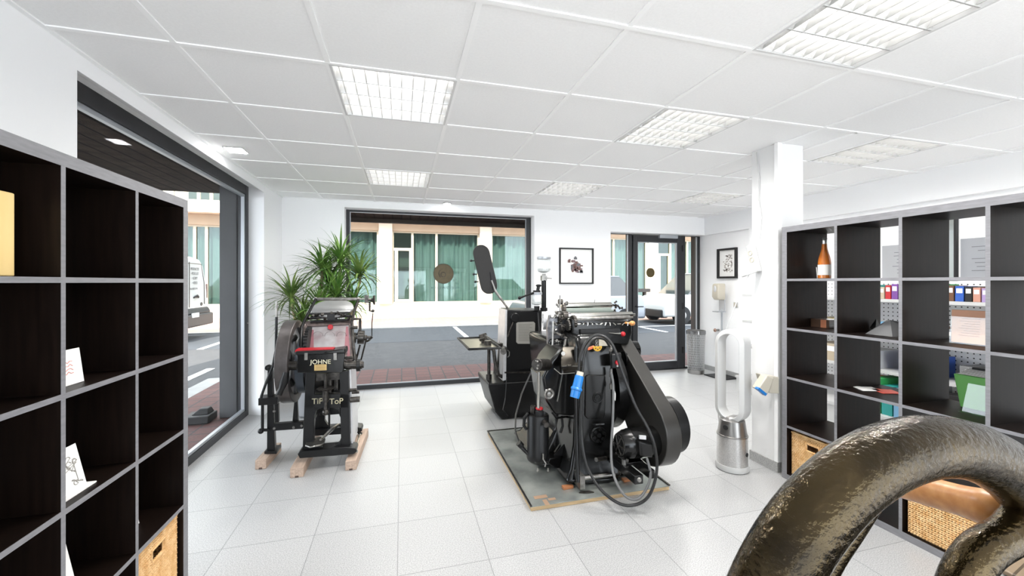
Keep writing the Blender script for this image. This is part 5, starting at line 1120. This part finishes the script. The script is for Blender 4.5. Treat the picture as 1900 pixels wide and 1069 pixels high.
m.build('tag_hole', M_matblk, yt)
m = MB(); m.prism([at(1090, 647, Y=2.60), at(1103, 642, Y=2.60), at(1103, 646, Y=2.60), at(1092, 650, Y=2.60)], (0, .02, 0)); m.build('orange_chip', mat('orange plastic', (.70, .14, .05), .4), pr2)
# switch box
m = MB(); m.prism([at(1135, 658, Y=2.54), at(1153, 656, Y=2.54), at(1153, 683, Y=2.54), at(1135, 684, Y=2.54)], (0.02, .05, 0)); sb_ = m.build('switch_box', M_satin, pr2, bevel=.006)
m = MB(); c = at(1145, 673, Y=2.538); m.lathe(c, (0, -1, 0), [(.016, 0), (.014, .012)]); m.build('red_button', M_red, sb_)
m = MB(); m.lathe(c+Vector((0, 0, .025)), (0, -1, 0), [(.008, 0), (.007, .008)]); m.lathe(c-Vector((0, 0, .022)), (0, -1, 0), [(.008, 0), (.007, .006)]); m.build('box_screw', M_steel, sb_)
m = MB(); m.cyl(at(1133, 650, Y=2.56), at(1133, 642, Y=2.60), .012); m.cyl(at(1134, 684, Y=2.57), at(1134, 700, Y=2.57), .010); m.cyl(at(1134, 712, Y=2.57), at(1134, 722, Y=2.57), .011); m.build('conduit_fitting', M_steel, pr2)
# right side: pulley housing, belt guard, flywheel
m = MB(); m.cyl(at(1150, 650, Y=2.9), at(1180, 650, Y=2.9), .075, n=28); m.cyl(at(1176, 655, Y=2.84), at(1184, 655, Y=2.84), .03); m.cyl(at(1155, 666, Y=2.8), at(1170, 666, Y=2.8), .06); m.build('upper_pulley', M_gloss, pr2, bevel=.004)
m = MB(); fc = Vector((1.56, 2.95, .62)); m.ring(fc, (1, 0, 0), .27, .33, -.04, .04, 56); m.lathe(fc, (1, 0, 0), [(.06, -.05), (.06, .05)])
for k in range(5): q = k*2*math.pi/5; m.tube([fc, fc+Vector((0, math.cos(q), math.sin(q)))*.29], [.035, .025], 8)
m.build('inner_flywheel', M_gloss, pr2)
def capsule(c0, r0, c1, r1, x, n=18):   # outline in the YZ plane at x
    d_ = (c1-c0); L_ = d_.length; a0 = math.atan2(d_.y, d_.x); be = math.acos((r0-r1)/L_); P = []
    for k in range(n+1): q = a0+be+(2*math.pi-2*be)*k/n; P.append(Vector((x, c0.x+r0*math.cos(q), c0.y+r0*math.sin(q))))
    for k in range(n+1): q = a0-be+(2*be)*k/n; P.append(Vector((x, c1.x+r1*math.cos(q), c1.y+r1*math.sin(q))))
    return P
g0 = Vector((2.50, .40)); g1 = Vector((3.02, .90))
m = MB(); m.prism(capsule(g0, .235, g1, .15, 1.655), (.115, 0, 0)); m.build('belt_guard', mat('black guard sheet', (.035, .033, .03), .35, .3, coat=.3, var=.1), pr2, bevel=.006, seg=3)
m = MB(); m.lathe((1.77, 2.47, .44), (1, 0, 0), [(.05, -.01), (.19, 0), (.19, .075), (.17, .085)], 48); m.build('outer_pulley', M_satin, pr2, bevel=.003)
# motor
mc = at(1180, 822, Y=2.42); MX0 = at(1147, 822, Y=2.42).x; MX1 = at(1222, 822, Y=2.42).x
m = MB(); m.lathe((MX0, mc.y, mc.z), (1, 0, 0), [(.045, 0), (.075, .008), (.094, .05), (.097, .08), (.100, .082), (.100, MX1-MX0-.03), (.09, MX1-MX0)], 40)
m.cyl((MX1-.01, mc.y, mc.z), (1.66, mc.y, mc.z), .02); m.build('motor_body', M_gloss, pr2)
m = MB(); m.torus((MX0+.01, mc.y, mc.z), (1, 0, 0), .066, .006, 30, 6)
for k in range(6): q = k*math.pi/3; m.cyl((MX0-.002, mc.y, mc.z), (MX0+.004, mc.y+.062*math.cos(q), mc.z+.062*math.sin(q)), .006, n=6)
m.build('fan_grille', M_dsteel, pr2)
m = MB(); m.prism([at(1187, 820, Y=2.29), at(1212, 824, Y=2.29), at(1211, 850, Y=2.29), at(1188, 847, Y=2.29)], (0, .09, 0)); m.build('terminal_box', M_gloss, pr2, bevel=.008, seg=3)
m = MB(); m.prism([at(1187, 808, Y=2.33), at(1199, 809, Y=2.33), at(1199, 816, Y=2.32), at(1187, 815, Y=2.32)], (0, .01, 0)); m.build('rating_plate', M_greyplate, pr2)
zr = mc.z-.115
m = MB(); m.box(MX0-.0, MX0+.06, mc.y-.20, mc.y+.42, zr-.055, zr); m.box(MX0+.13, MX0+.17, mc.y-.16, mc.y+.42, zr-.055, zr); m.box(MX0+.01, MX0+.16, mc.y-.05, mc.y+.06, zr-.01, zr+.012); m.build('motor_rail', M_gloss, pr2, bevel=.004)
m = MB(); m.cyl((MX0+.02, mc.y-.04, zr), (MX0+.02, mc.y-.04, zr+.035), .014, n=6); m.lathe((MX0+.03, mc.y-.2, zr-.027), (0, -1, 0), [(.016, 0), (.012, .008)]); m.box(MX0+.03, MX0+.06, mc.y-.03, mc.y+.05, zr, zr+.03); m.build('rail_bolt', M_steel, pr2)
m = MB(); m.cyl((1.50, 2.75, .034), (1.50, 2.75, .17), .055); m.box(1.44, 1.62, 2.62, 2.9, .04, .10); m.build('rear_foot', M_gloss, pr2, bevel=.006)
# cables
def smooth_path(P, n=6):
    P = [Vector(p) for p in P]; out = []
    for i in range(len(P)-1):
        p0 = P[max(0, i-1)]; p1 = P[i]; p2 = P[i+1]; p3 = P[min(len(P)-1, i+2)]
        for k in range(n):
            t = k/n; out.append(.5*((2*p1)+(p2-p0)*t+(2*p0-5*p1+4*p2-p3)*t*t+(3*p1-p0-3*p2+p3)*t**3))
    return out+[P[-1]]
c1_ = [(1074, 690, 2.50), (1076, 665, 2.50), (1084, 640, 2.50), (1097, 626, 2.50), (1112, 622, 2.48), (1128, 630, 2.45), (1141, 650, 2.42), (1158, 700, 2.36), (1180, 755, 2.30), (1200, 790, 2.24), (1213, 822, 2.20), (1219, 865, 2.2)]
pts = [at(x, y, Y=Y) for x, y, Y in c1_]+[at(1213, 900, Y=2.2), at(1200, 925, Y=2.22), at(1178, 937, Y=2.24), at(1150, 935, Y=2.26), at(1118, 912, Y=2.30), at(1096, 880, Y=2.38), at(1084, 845, Y=2.44), at(1079, 800, Y=2.48), at(1079, 730, Y=2.50), at(1083, 665, Y=2.51), at(1092, 640, Y=2.53), at(1105, 628, Y=2.55), at(1122, 630, Y=2.56), at(1131, 643, Y=2.58)]
m = MB(); m.tube(smooth_path(pts), .0095, 10); m.build('looped_cable', M_cable, pr2)
pts = [at(x, y, Y=Y) for x, y, Y in ((1134, 690, 2.57), (1138, 720, 2.54), (1137, 780, 2.50), (1134, 830, 2.44), (1136, 870, 2.38), (1146, 900, 2.30), (1162, 922, 2.26), (1182, 926, 2.24), (1199, 908, 2.24), (1207, 880, 2.26), (1200, 850, 2.30))]
m = MB(); m.tube(smooth_path(pts), .0085, 10); m.build('motor_cable', mat('grey armoured cable', (.14, .14, .14), .45), pr2)
a = at(1076, 695, Y=2.47); b = at(1066, 738, Y=2.45); dd = (b-a)
m = MB(); m.tube([a+dd*.05, a+dd*.12, a+dd*.55, a+dd*.6, a+dd*.66, a+dd*.7, a+dd*1.0], [.026, .029, .031, .038, .038, .032, .030], 20); m.build('blue_plug', M_blue, pr2)
m = MB(); m.tube([a-dd*.12, a+dd*.06], [.022, .024], 12); m.build('plug_gland', M_cream, pr2)
# loose wedges on the board
for lab, px, py, mt in (('small orange wooden wedge on the zinc sheet by the press foot', 1055, 907, 'a'), ('brown wooden wedge under the motor end of the press', 1166, 893, 'a')):
    p = at(px, py, Z=.032); m = MB(); m.prism([(p.x-.04, p.y-.012, .0318), (p.x+.035, p.y-.004, .0318), (p.x+.035, p.y+.02, .0318), (p.x-.04, p.y+.028, .0318)], (0, 0, .018)); tag(m.build('wooden_wedge', mat('orange wood', (.38, .15, .06), .6), bevel=.002), lab, 'wedge')
p = at(1088, 915, Z=.032); m = MB(); m.prism([(p.x-.05, p.y+.01, .0318), (p.x, p.y-.008, .0318), (p.x+.05, p.y-.012, .0318), (p.x+.03, p.y+.016, .0318), (p.x-.02, p.y+.022, .0318)], (0, 0, .006)); tag(m.build('metal_scrap', M_dsteel), 'dark flat metal scrap lying at the front of the zinc sheet', 'scrap')
for k, (px, py, dx, dy) in enumerate(((1003, 922, .09, .02), (1013, 932, -.03, .05), (1024, 926, .05, .01))):
    p = at(px, py, Z=.032); MB().box(p.x-abs(dx)/2, p.x+abs(dx)/2, p.y-abs(dy)/2-.008, p.y+abs(dy)/2+.008, .0312, .0322).build('rust_mark', mat('rust stain', (.30, .19, .12), .7), bd)

# ------------------------------------------------------------------ big iron hand wheel in the foreground
fw = thing('iron_hand_wheel', 'huge glossy bronze black iron hand wheel in the lower right foreground', 'wheel', (.85, .42, 0))
def dp(px, py, d):
    u = (px-CXP)/FPX; v = (CYP-py)/FPX; return Vector((d*(sn+u*cs), d*(cs-u*sn), HC+d*v))
A_, B_, C_ = dp(1432, 1080, .52), dp(1705, 830, .60), dp(1925, 930, .66)
ab, ac = B_-A_, C_-A_; nrm = ab.cross(ac); cen = A_+(ac.length_squared*nrm.cross(ab)*-1+ab.length_squared*nrm.cross(ac))*-1/(2*nrm.length_squared)
cen = A_+((nrm.cross(ab))*ac.length_squared+(ac.cross(nrm))*ab.length_squared)/(2*nrm.length_squared)
RW = (A_-cen).length; nw = nrm.normalized(); uw = (B_-cen).normalized(); vw = nw.cross(uw)
print('wheel', cen, RW, nw)
m = MB(); m.tube([cen+(uw*math.cos(q)+vw*math.sin(q))*RW for q in [2*math.pi*k/120 for k in range(120)]], .0445, 36, True); m.build('wheel_rim', M_bronze, fw)
hub = cen
sgn = 1 if vw.dot(C_-cen) > 0 else -1
def rp_(ang, r, off=0): return cen+(uw*math.cos(ang)+vw*math.sin(ang)*sgn)*r+nw*off
ca = math.acos(max(-1, min(1, uw.dot((dp(1885, 948, .66)-cen).normalized()))))
SP = smooth_path([dp(1925, 925, .66), dp(1880, 985, .64), dp(1815, 1030, .62), dp(1775, 1110, .61), dp(1770, 1230, .60), dp(1720, 1330, .60), cen], 8)
m = MB(); m.tube(SP, .027, 28); m.build('curved_spoke', M_bronze, fw)
for dang in (2.1,):
    q = ca+dang; m = MB(); m.tube(smooth_path([rp_(q, RW*.98), rp_(q+.25, RW*.75), rp_(q+.2, RW*.4), cen], 6), .028, 18); m.build('curved_spoke', M_bronze, fw)
m = MB(); m.tube(smooth_path([dp(1640, 880, .62), dp(1580, 975, .61), dp(1535, 1045, .60), dp(1508, 1120, .59), dp(1560, 1250, .58), cen], 6), .019, 16); m.build('curved_spoke', M_bronze, fw)
m = MB(); m.cyl(cen-nw*.06, cen+nw*.06, .06); m.build('hub', M_bronze, fw)
fh0 = dp(1874, 954, .68); fh1 = dp(1580, 872, .98); hd = (fh1-fh0)
m = MB(); m.tube([fh0+hd*t_ for t_ in (0, .03, .07, .12, .18, .25, .6, .95, 1)], [.014, .024, .030, .0305, .0285, .0275, .0285, .027, .015], 28); m.build('wooden_handle', M_handle, fw)
# unseen machine stand that carries the wheel, below the picture, enlarged to darken reflections
m = MB(); hz = cen.z; 
away = -nw if nw.y > 0 else nw
m.cyl(cen, cen+away*.14, .03); m.build('axle', M_satin, fw)
m = MB(); m.loft([(.0008, .22, 1.2, -.35, .30), (.10, .26, 1.16, -.32, .28), (.80, .28, 1.14, -.32, .29), (.86, .32, 1.10, -.28, .26)]); m.build('machine_body', M_satin, fw, bevel=.02)
wb = thing('wooden_case', 'wooden topped case with rounded metal corner in the bottom right corner of the photo', 'case', (1.35, .45, 0))
c = dp(1838, 1052, 1.15); X0 = c.x; Y1 = c.y
m = MB(); m.box(X0, X0+.42, Y1-.62, Y1, .0008, c.z-.006); m.build('metal_body', M_nickel, wb, bevel=.03, seg=4)
m = MB(); m.box(X0+.004, X0+.416, Y1-.616, Y1-.004, c.z-.006, c.z+.008); m.build('wooden_top', brick_mat('wood strip top', (.21, .155, .10), (.26, .19, .125), (.07, .05, .03), 2, .075, .003, rough=.4, rotz=.2), wb, bevel=.004)
